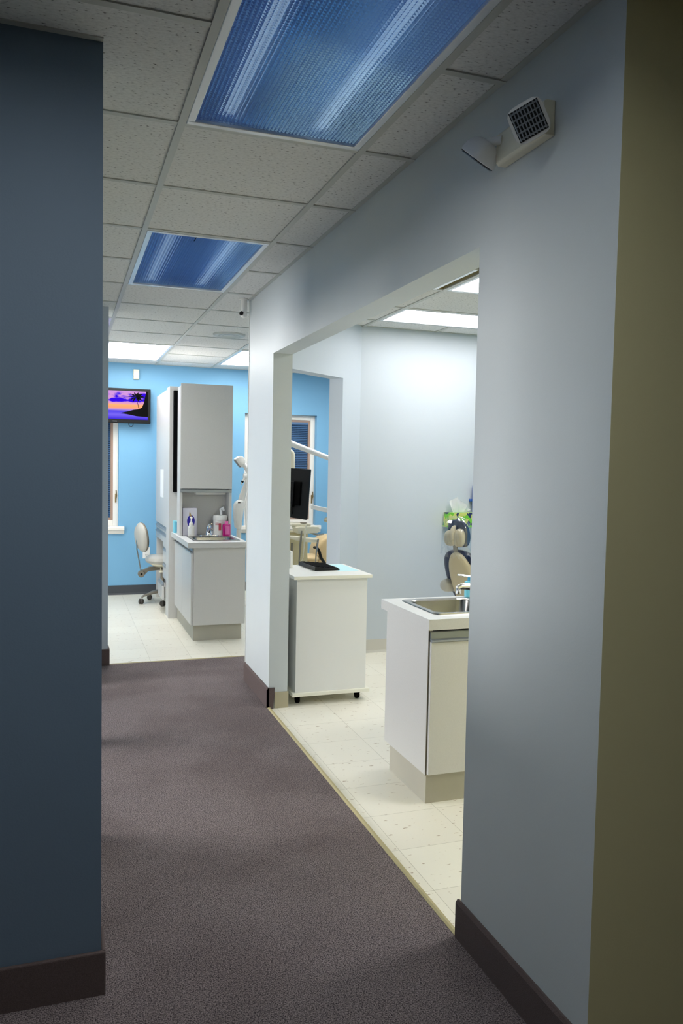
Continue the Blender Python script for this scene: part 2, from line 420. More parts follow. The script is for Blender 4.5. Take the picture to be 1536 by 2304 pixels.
# ------------------------------------------------------------------ ceiling: lay-in tiles between tees
def glines(o, a, b):
    k = math.ceil((a-o)/T-1e-6); out = []
    while o+k*T < b-1e-6:
        if o+k*T > a+1e-6: out.append(o+k*T)
        k += 1
    return [a]+out+[b]
FIX = []     # fixture openings x0,x1,y0,y1
gx = lambda k: XL0+k*T
gy = lambda k: Y0+k*T
def R(*a): FIX.append(a); return a
F_near = R(gx(0), gx(1), gy(-2), gy(0)); F_mid = R(gx(0), gx(1), gy(2), gy(4))
F_farA = R(gx(0), gx(1), gy(8), gy(10)); F_farB = R(gx(2), gx(3), gy(8), gy(10)); F_farC = R(gx(-1), gx(0), gy(6), gy(8))
F_r1 = R(gx(3), gx(5), 5.05, 5.56); F_r2 = R(gx(3), gx(5), 3.85, 4.46)
F_far_fill = R(gx(4), gx(5), gy(7), gy(9)); F_ret = R(1.60, 2.185, 3.87, 4.445)
F_side_fill = R(gx(3), gx(5), 2.03, 2.64)
F_hall_fill = R(gx(-1), gx(0), gy(-4), gy(-2))
bmT = B()
def region(x0, x1, y0, y1, yl=None):
    xl = glines(XL0, x0, x1); yl = yl or glines(Y0, y0, y1)
    for a, b in zip(xl, xl[1:]):
        for c, d in zip(yl, yl[1:]):
            mx, my = (a+b)/2, (c+d)/2
            if any(f[0] < mx < f[1] and f[2] < my < f[3] for f in FIX): continue
            box(bmT, a, b, c, d, H, H+.02, 0, 0)
    def cut(seg, axis, pos):
        # drop the tee where a fixture spans across the line
        out = [seg]
        for f in FIX:
            lo, hi = (f[0], f[1]) if axis == 'x' else (f[2], f[3])
            p0, p1 = (f[2], f[3]) if axis == 'x' else (f[0], f[1])
            if p0+.01 < pos < p1-.01:
                new = []
                for s in out:
                    if s[1] <= lo or s[0] >= hi: new.append(s)
                    else:
                        if s[0] < lo: new.append((s[0], lo))
                        if s[1] > hi: new.append((hi, s[1]))
                out = new
        return out
    for x in xl[1:-1]:
        for s in cut((y0, y1), 'y', x): box(bmT, x-.012, x+.012, s[0], s[1], H-.006, H+.001, 0, 1)
    for y in yl[1:-1]:
        for s in cut((x0, x1), 'x', y): box(bmT, s[0], s[1], y-.012, y+.012, H-.0045, H+.001, 0, 1)
region(-3.0, XW, -2.5, YP1); region(-3.0, XW, YP1, YB)
region(XW, 4.8, -2.5, YC)
region(XW2, 1.95, YC+.12, YP1, [YC+.12, 2.03, 2.64, 3.25, 3.85, 4.46, 5.05, YP1])
region(1.95, 4.8, YC+.12, YR, [YC+.12, 2.03, 2.64, 3.25, 3.85, 4.46, 5.05, 5.56, YR])
region(XW, 1.95, YP1, YB); region(1.95, 4.8, YR+.12, YB)
box(bmT, 1.95, 2.171, YR, YR+.12, H, H+.02)
# wall angles round the corridor
box(bmT, XW-.02, XW, YC, YP1, H-.003, H+.001, 0, 1); box(bmT, -3, 4.8, YB-.02, YB, H-.003, H+.001, 0, 1)
box(bmT, -3.0, .097, 2.196, 2.216, H-.003, H+.001, 0, 1); box(bmT, 2.0, 4.8, YR-.02, YR, H-.003, H+.001, 0, 1)
# dark crack in one tile, deck above
box(bmT, .60, .604, 3.87, 3.99, H-.0006, H, 0, 2)
box(bmT, -3.14, 4.94, -2.64, YB+.16, 2.78, TOP, 0, 1)
struct('ceiling', bmT, ['tile', 'tee', 'black_matte'], 'suspended ceiling of fissured tiles in a white grid')

# ------------------------------------------------------------------ ceiling lights
def lens_mesh(bm, x0, x1, y0, y1, z, n, depth):
    nx = n; ny = max(1, round(n*(y1-y0)/(x1-x0)))
    t = bmesh.new(); dx, dy = (x1-x0)/nx, (y1-y0)/ny
    g = [[t.verts.new((x0+i*dx, y0+j*dy, z)) for j in range(ny+1)] for i in range(nx+1)]
    for i in range(nx):
        for j in range(ny):
            c = t.verts.new((x0+(i+.5)*dx, y0+(j+.5)*dy, z-depth))
            q = [g[i][j], g[i][j+1], g[i+1][j+1], g[i+1][j]]
            for k in range(4): t.faces.new((q[k], q[(k+1) % 4], c))
    me = bpy.data.meshes.new('tmp'); t.to_mesh(me); t.free(); bm.from_mesh(me); bpy.data.meshes.remove(me)

def ceiling_light(f, label, group, lit, lampmat='lamp_on', recess=0.0):
    x0, x1, y0, y1 = f
    r = thing('ceiling_light', label, 'ceiling light', ((x0+x1)/2, (y0+y1)/2, H), group)
    e, w = .012, .026
    bm = B(); z0, z1 = H-.007, H+.016
    a0, a1, b0, b1 = x0+e, x1-e, y0+e, y1-e
    box(bm, a0, a1, b0, b0+w, z0, z1, .003); box(bm, a0, a1, b1-w, b1, z0, z1, .003)
    box(bm, a0, a0+w, b0+w, b1-w, z0, z1, .003); box(bm, a1-w, a1, b0+w, b1-w, z0, z1, .003)
    obj('frame', bm, 'frame_white', r)
    bm = B(); t0, t1 = H+.02, H+.13
    box(bm, x0, x1, y0, y0+.006, z1, t1); box(bm, x0, x1, y1-.006, y1, z1, t1)
    box(bm, x0, x0+.006, y0, y1, z1, t1); box(bm, x1-.006, x1, y0, y1, z1, t1); box(bm, x0, x1, y0, y1, t1, t1+.006)
    obj('housing', bm, 'housing' if not lit else 'frame_white', r)
    if lit:
        bm = B(); box(bm, a0+w, a1-w, b0+w, b1-w, H+.001+recess, H+.006+recess); obj('diffuser', bm, lampmat, r, label='glowing white diffuser')
    else:
        bm = B(); lens_mesh(bm, a0+w, a1-w, b0+w, b1-w, H+.004, 44, .0034)
        obj('diffuser', bm, 'lens', r, label='bluish prismatic diffuser, switched off')
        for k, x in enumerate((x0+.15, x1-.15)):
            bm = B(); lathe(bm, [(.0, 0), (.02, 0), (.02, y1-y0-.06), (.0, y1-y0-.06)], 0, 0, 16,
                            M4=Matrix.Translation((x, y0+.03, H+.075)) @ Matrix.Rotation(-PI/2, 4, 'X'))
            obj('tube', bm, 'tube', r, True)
    return r
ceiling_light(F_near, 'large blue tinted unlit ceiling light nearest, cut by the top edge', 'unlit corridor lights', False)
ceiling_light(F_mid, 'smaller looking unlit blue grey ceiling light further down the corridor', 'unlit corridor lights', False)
ceiling_light(F_farA, 'bright ceiling light above the television in the blue room', 'lit ceiling lights', True)
ceiling_light(F_farB, 'bright ceiling light beside the pillar in the blue room, right of a blank tile', 'lit ceiling lights', True)
ceiling_light(F_farC, 'sliver of bright ceiling light seen beside the left wall end', 'lit ceiling lights', True)
ceiling_light(F_far_fill, 'added unseen ceiling light brightening the dental equipment in the blue room', 'lit ceiling lights', True)  # extra fixture out of view, added to lift the blue room
ceiling_light(F_r1, 'wide bright ceiling light near the rear wall of the side room', 'lit ceiling lights', True, 'lamp_side')
ceiling_light(F_r2, 'bright ceiling light just behind the opening head, corner visible', 'lit ceiling lights', True, 'lamp_side')
ceiling_light(F_side_fill, 'added unseen ceiling light brightening the cart and cabinet in the side room', 'lit ceiling lights', True, 'lamp_side_fill')  # extra fixture out of view, added as front light for the side room
ceiling_light(F_hall_fill, 'added unseen hall ceiling light above the viewer, brightening the near walls', 'lit ceiling lights', True, 'lamp_hall_fill', .09)  # extra fixture behind the camera, added to light the near walls

t = thing('return_vent', 'beige recessed ceiling opening with a white lip behind the opening head', 'vent', (1.9, 4.15, H))
bm = B(); box(bm, 1.60, 2.185, 3.87, 4.445, H+.06, H+.065); box(bm, 1.60, 1.606, 3.87, 4.445, H, H+.06); box(bm, 2.179, 2.185, 3.87, 4.445, H, H+.06); box(bm, 1.606, 2.179, 3.87, 3.876, H, H+.06); box(bm, 1.606, 2.179, 4.439, 4.445, H, H+.06)
obj('recess', bm, 'strip', t)
bm = B(); box(bm, 2.095, 2.118, 3.90, 4.42, H-.012, H+.0, .002); box(bm, 2.10, 2.11, 3.90, 4.42, H, H+.06); obj('lip', bm, 'frame_white', t)

# round air diffuser
bm = B()
t = thing('ceiling_vent', 'round white louvred vent in the ceiling beside the pillar', 'vent', (1.31, 6.70, H))
lathe(bm, [(0, H-.006), (.05, H-.012), (.052, H-.006), (.06, H-.012), (.085, H-.015), (.088, H-.007), (.1, H-.015), (.125, H-.014), (.135, H-.004), (.135, H), (0, H)], 1.31, 6.70, 40)
obj('louvre_rings', bm, 'tee', t, True)
# security camera
t = thing('security_camera', 'small white cylindrical camera hanging from the ceiling by the pillar', 'camera', (1.118, 5.235, H))
bm = B(); lathe(bm, [(0, H), (.03, H), (.03, H-.006), (.021, H-.008), (.021, H-.105), (.018, H-.118), (.008, H-.124), (0, H-.125)], 1.118, 5.235, 28); obj('body', bm, 'white_plastic', t, True)
bm = B(); lathe(bm, [(0, 0), (.012, .0), (.015, .004), (.014, .010), (0, .016)], 0, 0, 24, M4=Matrix.Translation((1.104, 5.222, H-.098)) @ Euler((math.radians(75), 0, math.radians(-50))).to_matrix().to_4x4())
obj('lens', bm, 'black', t, True)
# white corner bead on the pillar end
bm = B(); box(bm, XW-.004, XW+.01, YP1, YP1+.006, 0, H); struct('trim_3', bm, 'white_gloss', 'white corner bead at the pillar end')

# ------------------------------------------------------------------ emergency light on the right wall
ey0, ey1, ez0, ez1, exf = 1.775, 2.01, 2.312, 2.394, 1.134
t = thing('emergency_light', 'two headed white emergency light high on the right wall', 'emergency light', (XW, (ey0+ey1)/2, ez0))
bm = B(); prism(bm, [(XW-.0005, ez0), (exf+.008, ez0), (exf, ez0+.008), (exf, ez1), (exf+.008, ez1+.006), (XW-.0005, ez1+.006)], 'y', ey0, ey1, 0, .003)
obj('housing', bm, 'cream', t)
def lamp_head(pos, aim, twist, label):
    """rounded square head: dome behind, ribbed clear lens in front (local +Z is the aim)"""
    q = Vector(aim).to_track_quat('Z', 'Y').to_matrix().to_4x4()
    M4 = Matrix.Translation(pos) @ q @ Matrix.Rotation(twist, 4, 'Z')
    def sq(r, z, n=32):
        out = []
        for i in range(n):
            a = 2*PI*i/n; c, s = math.cos(a), math.sin(a)
            k = r/((abs(c)**4.5+abs(s)**4.5)**(1/4.5)); out.append((k*c, k*s, z))
        return out
    tb = bmesh.new()
    prof = [(.010, -.048), (.024, -.045), (.036, -.034), (.043, -.016), (.045, 0), (.045, .006), (.040, .008)]
    rings = [[tb.verts.new(p) for p in sq(r, z)] for r, z in prof]
    for a, b in zip(rings, rings[1:]):
        for i in range(32): tb.faces.new((a[i], a[(i+1) % 32], b[(i+1) % 32], b[i]))
    tb.faces.new(rings[0]); tb.faces.new(rings[-1])
    bm = B(); merge(bm, tb, 0, M4); h = obj('lamp_head', bm, 'white_plastic', t, True, label)
    bm = B(); box(bm, -.037, .037, -.037, .037, .0075, .0095, 0, 0, M4=M4)
    for i in range(9):
        u = -.033+.066*i/8
        box(bm, u-.0016, u+.0016, -.036, .036, .0095, .013, .001, 1, 1, M4=M4)
    for i in range(5):
        v = -.031+.062*i/4
        box(bm, -.036, .036, v-.0018, v+.0018, .0095, .0118, 0, 1, M4=M4)
    obj('lens', bm, ['black', 'handle_rail'], h)
    b2 = B(); d = Vector(pos)-Vector(aim).normalized()*.045
    tube(b2, [d, (exf+.004, min(max(d.y, ey0+.03), ey1-.03), min(max(d.z, ez0+.03), ez1-.02))], .012); obj('swivel', b2, 'white_plastic', h, True)
lamp_head((1.078, 1.752, 2.326), (-.62, -.76, -.34), .40, 'head turned towards the viewer, ribbed lens')
lamp_head((1.10, 2.045, 2.345), (-.34, .50, -.72), .3, 'head turned away, only its dome visible')

# ------------------------------------------------------------------ windows with blinds
def window(n, Wn, latch_x):
    x0, x1, z0, z1 = Wn
    bm = B(); f = .055; yf = YB+.075
    box(bm, x0, x0+f, yf, yf+.05, z0, z1, .003); box(bm, x1-f, x1, yf, yf+.05, z0, z1, .003)
    box(bm, x0+f, x1-f, yf, yf+.05, z0, z0+f+.02, .003); box(bm, x0+f, x1-f, yf, yf+.05, z1-f, z1, .003)
    w = struct('window_%d' % n, bm, 'win_frame', 'white framed window with a blind in the blue wall')
    bm = B(); g = f; s = .026; b0, b1 = z0+f+.02, z1-f
    box(bm, x0+g, x0+g+s, yf+.012, yf+.05, b0, b1); box(bm, x1-g-s, x1-g, yf+.012, yf+.05, b0, b1)
    box(bm, x0+g+s, x1-g-s, yf+.012, yf+.05, b0, b0+s); box(bm, x0+g+s, x1-g-s, yf+.012, yf+.05, b1-s, b1)
    obj('sash', bm, 'win_sash', w)
    bm = B(); box(bm, x0+g+s, x1-g-s, yf+.036, yf+.042, b0+s, b1-s); obj('pane', bm, 'glass', w)
    bm = B(); box(bm, latch_x-.008, latch_x+.008, yf-.008, yf, 1.02, 1.12, .003); tube(bm, [(latch_x, yf-.012, 1.07), (latch_x+.006, yf-.03, 1.10), (latch_x+.002, yf-.034, 1.16)], [.009, .008, .006])
    obj('latch', bm, 'brass', w, True)
    bm = B(); prism(bm, [(YB+.07, z0-.005), (YB+.07, z0+.012), (YB-.045, z0+.012), (YB-.05, z0+.004), (YB-.05, z0-.028), (YB-.035, z0-.035), (YB-.02, z0-.07), (YB-.001, z0-.075), (YB-.001, z0-.005)], 'x', x0-.055, x1+.06)
    obj('sill', bm, 'win_frame', w)
    bm = B(); zz = b0+s+.01; xa, xb = x0+g+s+.004, x1-g-s-.004
    while zz < b1-s-.03:
        box(bm, xa, xb, -.011, .011, -.0007, .0007, M4=Matrix.Translation((0, yf+.018, zz)) @ Matrix.Rotation(math.radians(38), 4, 'X')); zz += .021
    box(bm, xa, xb, yf+.004, yf+.032, b1-s-.03, b1-s-.001); 
    for xx in (xa+.12, (xa+xb)/2, xb-.12): tube(bm, [(xx, yf+.018, b0+s), (xx, yf+.018, b1-s)], .0015, 6)
    return obj('window_blind', bm, 'slat')
tag(window(1, W1, .545), 'horizontal slat blind in the window below the television', 'blind')
tag(window(2, W2, 2.815), 'horizontal slat blind in the window behind the dental equipment', 'blind')

# ------------------------------------------------------------------ television
ty = 8.985
t = thing('television', 'black wall television showing a purple sunset with a palm tree', 'television', (.58, ty+.03, 1.90))
tx0, tx1, tz0, tz1 = .225, .900, 1.893, 2.268
bm = B(); box(bm, tx0, tx1, ty, ty+.055, tz0, tz1, .006); obj('case', bm, 'black', t)
sx0, sx1, sz0, sz1 = tx0+.03, tx1-.03, tz0+.042, tz1-.028
bm = B(); box(bm, sx0, sx1, ty-.0015, ty-.0005, sz0, sz1); scr = obj('screen', bm, 'screen', t, label='lit screen with a tropical sunset')
# silhouette of headland and palm on the picture
bm = B(); ys = ty-.0022; sw, sh = sx1-sx0, sz1-sz0
P = lambda u, v: (sx0+u*sw, sz0+v*sh)
def flat(pts): 
    vs = [bm.verts.new((P(*p)[0], ys, P(*p)[1])) for p in pts]; bm.faces.new(vs)
flat([(.52, .2), (.58, .24), (.66, .28), (.75, .34), (.84, .37), (.9, .44), (.93, .6), (.95, .8), (.97, 1), (1, 1), (1, .1), (.9, .105), (.8, .12), (.7, .16), (.6, .19)])
flat([(.845, .35), (.857, .35), (.80, .78), (.795, .78)])
for a, l in ((10, .16), (38, .15), (70, .13), (105, .13), (140, .15), (170, .15), (205, .13), (-25, .13), (235, .11), (-55, .10)):
    ca, sa = math.cos(math.radians(a)), math.sin(math.radians(a)); k = 1.75
    flat([(.797, .79), (.797+.45*l*ca-.02*sa, .79+k*(.45*l*sa+.02*ca)+.02), (.797+l*ca, .79+k*l*sa-.04), (.797+.45*l*ca+.02*sa, .79+k*(.45*l*sa-.02*ca))])
obj('silhouette', bm, 'black_matte', scr)
bm = B(); box(bm, .50, .545, ty-.0008, ty, tz0+.016, tz0+.022); obj('brand_mark', bm, 'handle_rail', t)
bm = B(); tube(bm, [(.67, ty+.04, tz0+.01), (.672, ty+.04, tz0-.015), (.685, ty+.04, tz0-.035), (.705, ty+.04, tz0-.035), (.718, ty+.04, tz0-.015), (.72, ty+.04, tz0+.01)], .0035, 8); obj('cable', bm, 'black', t, True)
bm = B(); box(bm, .45, .65, ty+.055, YB-.0005, 2.0, 2.16, .004); obj('bracket', bm, 'black_matte', t)
# motion sensor, outlet
t = thing('motion_sensor', 'small cream motion sensor high on the blue wall', 'sensor', (.753, YB, 2.43))
bm = B(); prism(bm, [(YB-.0005, 2.375), (YB-.03, 2.38), (YB-.042, 2.42), (YB-.038, 2.485), (YB-.0005, 2.49)], 'x', .722, .784, 0, .004); obj('housing', bm, 'cream', t)
bm = B(); box(bm, .728, .778, YB-.0435, YB-.0365, 2.388, 2.42, .003); obj('lens', bm, 'white_plastic', t)
t = thing('wall_outlet', 'white double outlet on the blue wall behind the stool', 'outlet', (.873, YB, .46))
bm = B(); box(bm, .833, .913, YB-.007, YB-.0005, .40, .525, .003); obj('cover_plate', bm, 'white_plastic', t)
for z in (.435, .49):
    bm = B(); box(bm, .856, .890, YB-.0095, YB-.007, z-.016, z+.016, .004); box(bm, .864, .867, YB-.0100, YB-.0094, z, z+.008, mi=1); box(bm, .879, .882, YB-.0100, YB-.0094, z, z+.008, mi=1); box(bm, .871, .875, YB-.0100, YB-.0094, z-.011, z-.006, mi=1)
    obj('socket', bm, ['white_plastic', 'black'], t)

# ------------------------------------------------------------------ far sink cabinet + worktop + sink + faucet
cx0, cx1, cy0, cy1 = .985, 1.437, 6.535, 7.585
t = thing('sink_cabinet', 'grey laminate sink base cabinet at the carpet end of the blue room', 'cabinet', (1.2, 6.54, 0))
bm = B()
box(bm, cx0+.02, cx1, cy0, cy0+.02, .137, .779, .001); box(bm, cx1-.02, cx1, cy0+.02, cy1, .137, .779); box(bm, cx0+.02, cx1-.02, cy1-.02, cy1, .137, .779)
box(bm, cx0+.02, cx1-.02, cy0+.02, cy1-.02, .137, .155)
obj('body', bm, 'laminate', t)
bm = B(); box(bm, cx0+.03, cx1-.018, cy0+.05, cy1, 0, .137); obj('toe_kick', bm, 'kick', t)
for a, b in ((cy0+.003, cy0+.515), (cy0+.520, cy1-.03)):
    bm = B(); box(bm, cx0, cx0+.018, a, b, .140, .735, .0015); d = obj('door', bm, 'laminate', t)
    bm = B(); prism(bm, [(cx0+.018, .738), (cx0-.006, .738), (cx0-.006, .746), (cx0+.010, .752), (cx0+.010, .774), (cx0+.018, .774)], 'y', a, b); obj('handle', bm, 'handle_rail', d)
sk = (1.035, 1.405, 6.645, 7.075)
def worktop(name, label, x0, x1, y0, y1, z0, z1, s, base):
    t = thing(name, label, 'worktop', base)
    bm = B()
    box(bm, x0, s[0], y0, y1, z0, z1); box(bm, s[1], x1, y0, y1, z0, z1)
    box(bm, s[0], s[1], y0, s[2], z0, z1); box(bm, s[0], s[1], s[3], y1, z0, z1)
    for f in bm.faces: f.material_index = 0 if f.normal.z > .5 else 1
    obj('slab', bm, ['counter', 'laminate'], t)
    return t
def rrect(x0, x1, y0, y1, r, n=5):
    out = []
    for cx, cy, a in ((x1-r, y1-r, 0), (x0+r, y1-r, 90), (x0+r, y0+r, 180), (x1-r, y0+r, 270)):
        for i in range(n+1):
            q = math.radians(a+90*i/n); out.append((cx+r*math.cos(q), cy+r*math.sin(q)))
    return out
def sink(label, s, ztop, depth, ledge, base):
    """ledge=(left,right,front,back) widths of the rim round the bowl"""
    x0, x1, y0, y1 = s
    t = thing('sink', label, 'sink', base)
    tb = bmesh.new()
    bx = (x0+ledge[0], x1-ledge[1], y0+ledge[2], y1-ledge[3])
    def off(b, d): return (b[0]+d, b[1]-d, b[2]+d, b[3]-d)
    rings = [(rrect(x0-.012, x1+.012, y0-.012, y1+.012, .03), ztop+.0005), (rrect(x0-.010, x1+.010, y0-.010, y1+.010, .03), ztop+.005),
             (rrect(*off(bx, -.008), .055), ztop+.005), (rrect(*bx, .05), ztop-.002), (rrect(*off(bx, .012), .05), ztop-depth+.03),
             (rrect(*off(bx, .03), .045), ztop-depth+.006), (rrect(*off(bx, .07), .03), ztop-depth)]
    R_ = [[tb.verts.new((p[0], p[1], z)) for p in pts] for pts, z in rings]
    n = len(R_[0])
    for a, b in zip(R_, R_[1:]):
        for i in range(n): tb.faces.new((a[i], a[(i+1) % n], b[(i+1) % n], b[i]))
    tb.faces.new(R_[-1])
    bmesh.ops.recalc_face_normals(tb, faces=tb.faces[:])
    bmesh.ops.reverse_faces(tb, faces=tb.faces[:])
    me = bpy.data.meshes.new('tmp'); tb.to_mesh(me); tb.free(); bm = B(); bm.from_mesh(me); bpy.data.meshes.remove(me)
    obj('basin', bm, 'steel', t, True)
    bm = B(); mx, my = (bx[0]+bx[1])/2, (bx[2]+bx[3])/2
    lathe(bm, [(0, ztop-depth+.003), (.018, ztop-depth+.003), (.02, ztop-depth+.006), (.036, ztop-depth+.006), (.038, ztop-depth+.0005), (0, ztop-depth+.0005)], mx, my, 24)
    obj('drain', bm, 'chrome', t, True)
worktop('sink_worktop', 'white worktop with a small sink in front of the cubby', .955, 1.452, 6.505, 7.60, .781, .8255, sk, (1.2, 6.5, .781))
sink('small steel sink set in the far worktop', sk, .8255, .13, (.02, .02, .03, .10), (1.22, 6.86, .8255))
def faucet(label, base, spin, group=None, s=1.0):
    """single lever tap; local -Y is the spout direction"""
    t = thing('faucet', label, 'faucet', base)
    Mx = Matrix.Translation(base) @ Matrix.Rotation(spin, 4, 'Z') @ Matrix.Scale(s, 4)
    def ob(nm, bm, smooth=True): bm.transform(Mx); return obj(nm, bm, 'chrome', t, smooth)
    bm = B(); prism(bm, rrect(-.085, .085, -.028, .028, .027), 'z', 0, .012, 0, .003); lathe(bm, [(.034, .010), (.03, .03), (.025, .06), (.022, .072), (0, .076)], 0, 0, 24); ob('base_plate', bm)
    bm = B(); tube(bm, [(0, 0, .035), (0, -.03, .055), (0, -.07, .068), (0, -.11, .068), (0, -.128, .06)], [.022, .02, .016, .0135, .013], 16); lathe(bm, [(0, .035), (.012, .035), (.0125, .06), (0, .06)], 0, -.122, 16); ob('spout', bm)
    bm = B(); lathe(bm, [(.022, .074), (.023, .088), (.016, .10), (0, .103)], 0, 0, 20); tube(bm, [(0, 0, .095), (0, -.03, .108), (0, -.10, .118), (0, -.128, .121)], [.010, .009, .008, .006], 10, flat=.6); ob('lever', bm)
faucet('chrome tap on the far sink, in front of the cubby', (1.215, 7.03, .8305), 0)

# ------------------------------------------------------------------ upper cabinet tower with open cubby
uy0, uy1 = 7.14, 7.32
t = thing('upper_cabinet', 'tall grey upper cabinet above an open cubby on the far worktop', 'cabinet', (1.2, 7.33, .8265))
bm = B()
box(bm, .972, .995, uy0+.003, uy1, .8265, 2.150, .001); box(bm, 1.414, 1.437, uy0+.003, uy1, .8265, 2.150, .001)
box(bm, .995, 1.414, uy1-.015, uy1, .8265, 2.150); box(bm, .995, 1.414, uy0+.02, uy1-.015, 1.215, 1.235); box(bm, .995, 1.414, uy0+.02, uy1-.015, 2.13, 2.150)
obj('carcass', bm, 'laminate', t)
bm = B(); box(bm, .974, 1.435, uy0-.016, uy0+.0025, 1.245, 2.172, .0015); obj('door', bm, 'laminate', t)
bm = B(); box(bm, .974, 1.435, uy0-.012, uy0+.0025, 1.212, 1.240, .002); obj('handle_rail', bm, 'handle_rail', t)
bm = B(); box(bm, .995, 1.414, uy0-.0, uy0+.018, 1.212, 1.2145); obj('light_rail', bm, 'laminate', t)
t2 = thing('under_cabinet_light', 'slim white strip light under the upper cabinet', 'light', (1.26, 7.235, 1.214))
bm = B(); box(bm, -.14, .14, -.025, .025, -.024, -.001, .004, M4=Matrix.Translation((1.255, 7.235, 1.2145)) @ Matrix.Rotation(.16, 4, 'Z')); obj('body', bm, 'white_plastic', t2)

# things in the cubby
t = thing('glove_box', 'upright white carton with a dark blue oval and blue side, in the cubby', 'box', (1.068, 7.19, .8265))
bm = B(); box(bm, 1.003, 1.128, 7.165, 7.245, .8265, 1.072, .0015)
for f in bm.faces:
    if f.normal.x > .9: f.material_index = 1
obj('carton', bm, ['box_white', 'royal'], t)
bm = B(); lathe(bm, [(0, 0), (.034, 0), (.034, .0008), (0, .0008)], 0, 0, 28, sy=1.6, M4=Matrix.Translation((1.075, 7.1648, .955)) @ Matrix.Rotation(PI/2, 4, 'X')); obj('printed_oval', bm, 'royal', t)
bm = B(); prism(bm, [(1.058, 1.005), (1.085, .99), (1.063, 1.045)], 'y', 7.1635, 7.1648); obj('printed_flame', bm, 'gold_print', t)
t = thing('soap_dispenser', 'clear white pump bottle in front of the carton', 'bottle', (1.072, 7.12, .8265))
bm = B(); prism(bm, rrect(1.043, 1.101, 7.103, 7.139, .016), 'z', .8265, .915, 0, .004); obj('bottle', bm, 'white_plastic', t, True)
bm = B(); box(bm, 1.047, 1.070, 7.1022, 7.1026, .84, .90); obj('label', bm, 'paper', t)
bm = B(); lathe(bm, [(.02, .915), (.019, .94), (.010, .945), (.006, .965), (.006, .985), (.014, .986), (.013, .996), (0, .998)], 1.072, 7.121, 20); tube(bm, [(1.072, 7.121, .99), (1.072, 7.10, .988), (1.072, 7.085, .982)], .005, 8); obj('pump', bm, 'white_plastic', t, True)
t = thing('wipes_canister', 'white wipes canister with a wipe pulled up, in the cubby', 'canister', (1.355, 7.21, .8265))
bm = B(); lathe(bm, [(0, .8265), (.06, .8265), (.061, .83), (.061, .96), (.058, .963), (0, .963)], 1.345, 7.21, 36); obj('tub', bm, 'white_plastic', t, True)
bm = B(); lathe(bm, [(.0, .9635), (.065, .9635), (.065, .995), (.058, 1.005), (.02, 1.008), (0, 1.008)], 1.345, 7.21, 36); obj('lid', bm, 'white_plastic', t, True)
bm = B(); tube(bm, [(1.355, 7.205, 1.004), (1.352, 7.205, 1.035), (1.345, 7.20, 1.06), (1.365, 7.20, 1.07), (1.38, 7.20, 1.045)], [.016, .02, .018, .022, .008], 10, flat=.5); obj('wipe', bm, 'tissue', t, True)
bm = B(); box(bm, 1.292, 1.325, 7.149, 7.1495, .92, .924); box(bm, 1.292, 1.32, 7.149, 7.1495, .935, .939); box(bm, 1.322, 1.345, 7.148, 7.1485, .87, .935); obj('label', bm, 'red_print', t)
t = thing('mouthwash_bottle', 'bright magenta bottle beside the wipes canister', 'bottle', (1.385, 7.115, .8265))
bm = B(); prism(bm, rrect(1.352, 1.42, 7.095, 7.135, .014), 'z', .8265, .93, 0, .006); obj('bottle', bm, 'pink', t, True)
bm = B(); box(bm, 1.374, 1.412, 7.0942, 7.0948, .838, .912); obj('label', bm, 'pink_label', t)
bm = B(); lathe(bm, [(.016, .93), (.016, .952), (.014, .956), (0, .956)], 1.386, 7.115, 20); obj('cap', bm, 'pink_label', t, True)
bm = B(); box(bm, .962, 1.015, 7.44, 7.53, .8265, .935, .002, 1); box(bm, .978, 1.0145, 7.4385, 7.4398, .835, .925, 0, 0)
tag(obj('small_carton', bm, ['aqua_dark', 'aqua']), 'pale blue small carton standing left of the cubby', 'box')

# ------------------------------------------------------------------ tall cabinet with desk drawers
fx = .95
t = thing('tall_cabinet', 'tall grey storage cabinet with drawers and a kneehole by the blue wall', 'cabinet', (1.2, 8.25, 0))
bm = B()
box(bm, .935, 1.44, 7.605, 7.645, 0, 2.185, .001)
box(bm, .937, .96, 7.645, 7.835, 0, 2.185)            # filler stile
box(bm, .96, 1.44, 8.86, 8.885, 0, 2.185)             # far end panel
box(bm, 1.42, 1.44, 7.645, 8.86, 0, 2.185)            # back
box(bm, fx+.02, 1.42, 7.645, 8.86, 2.165, 2.185); box(bm, fx+.02, 1.42, 7.645, 8.86, .80, .82)
box(bm, fx+.02, 1.42, 8.19, 8.21, .135, .80)          # kneehole side
box(bm, fx+.02, 1.42, 7.645, 8.19, .135, .15)
obj('carcass', bm, 'laminate', t)
bm = B(); box(bm, fx+.035, 1.42, 7.645, 8.21, 0, .135); obj('toe_kick', bm, 'kick', t)
bm = B(); box(bm, fx, fx+.018, 7.84, 8.845, .838, 2.180, .0015); obj('door', bm, 'laminate', t)
def drawer(y0, y1, z0, z1, out=0):
    bm = B(); box(bm, fx-out, fx-out+.018, y0, y1, z0, z1-.034, .0015); box(bm, fx-out+.018, fx+.3, y0+.02, y1-.02, z0+.01, z1-.05)
    d = obj('drawer', bm, 'laminate', t)
    bm = B(); prism(bm, [(fx-out+.018, z1-.032), (fx-out-.006, z1-.032), (fx-out-.006, z1-.024), (fx-out+.008, z1-.018), (fx-out+.008, z1-.002), (fx-out+.018, z1-.002)], 'y', y0, y1); obj('handle', bm, 'handle_rail', d)
drawer(7.84, 8.845, .775, .832)
drawer(8.215, 8.845, .675, .770)
drawer(7.84, 8.205, .632, .770); drawer(7.84, 8.205, .475, .627); drawer(7.84, 8.205, .315, .470); drawer(7.84, 8.205, .140, .310, .045)
bm = B(); box(bm, fx-.0025, fx-.0003, 8.18, 8.44, 1.12, 1.405)
tag(obj('paper_note', bm, 'paper'), 'white paper note taped to the tall cabinet door', 'paper')
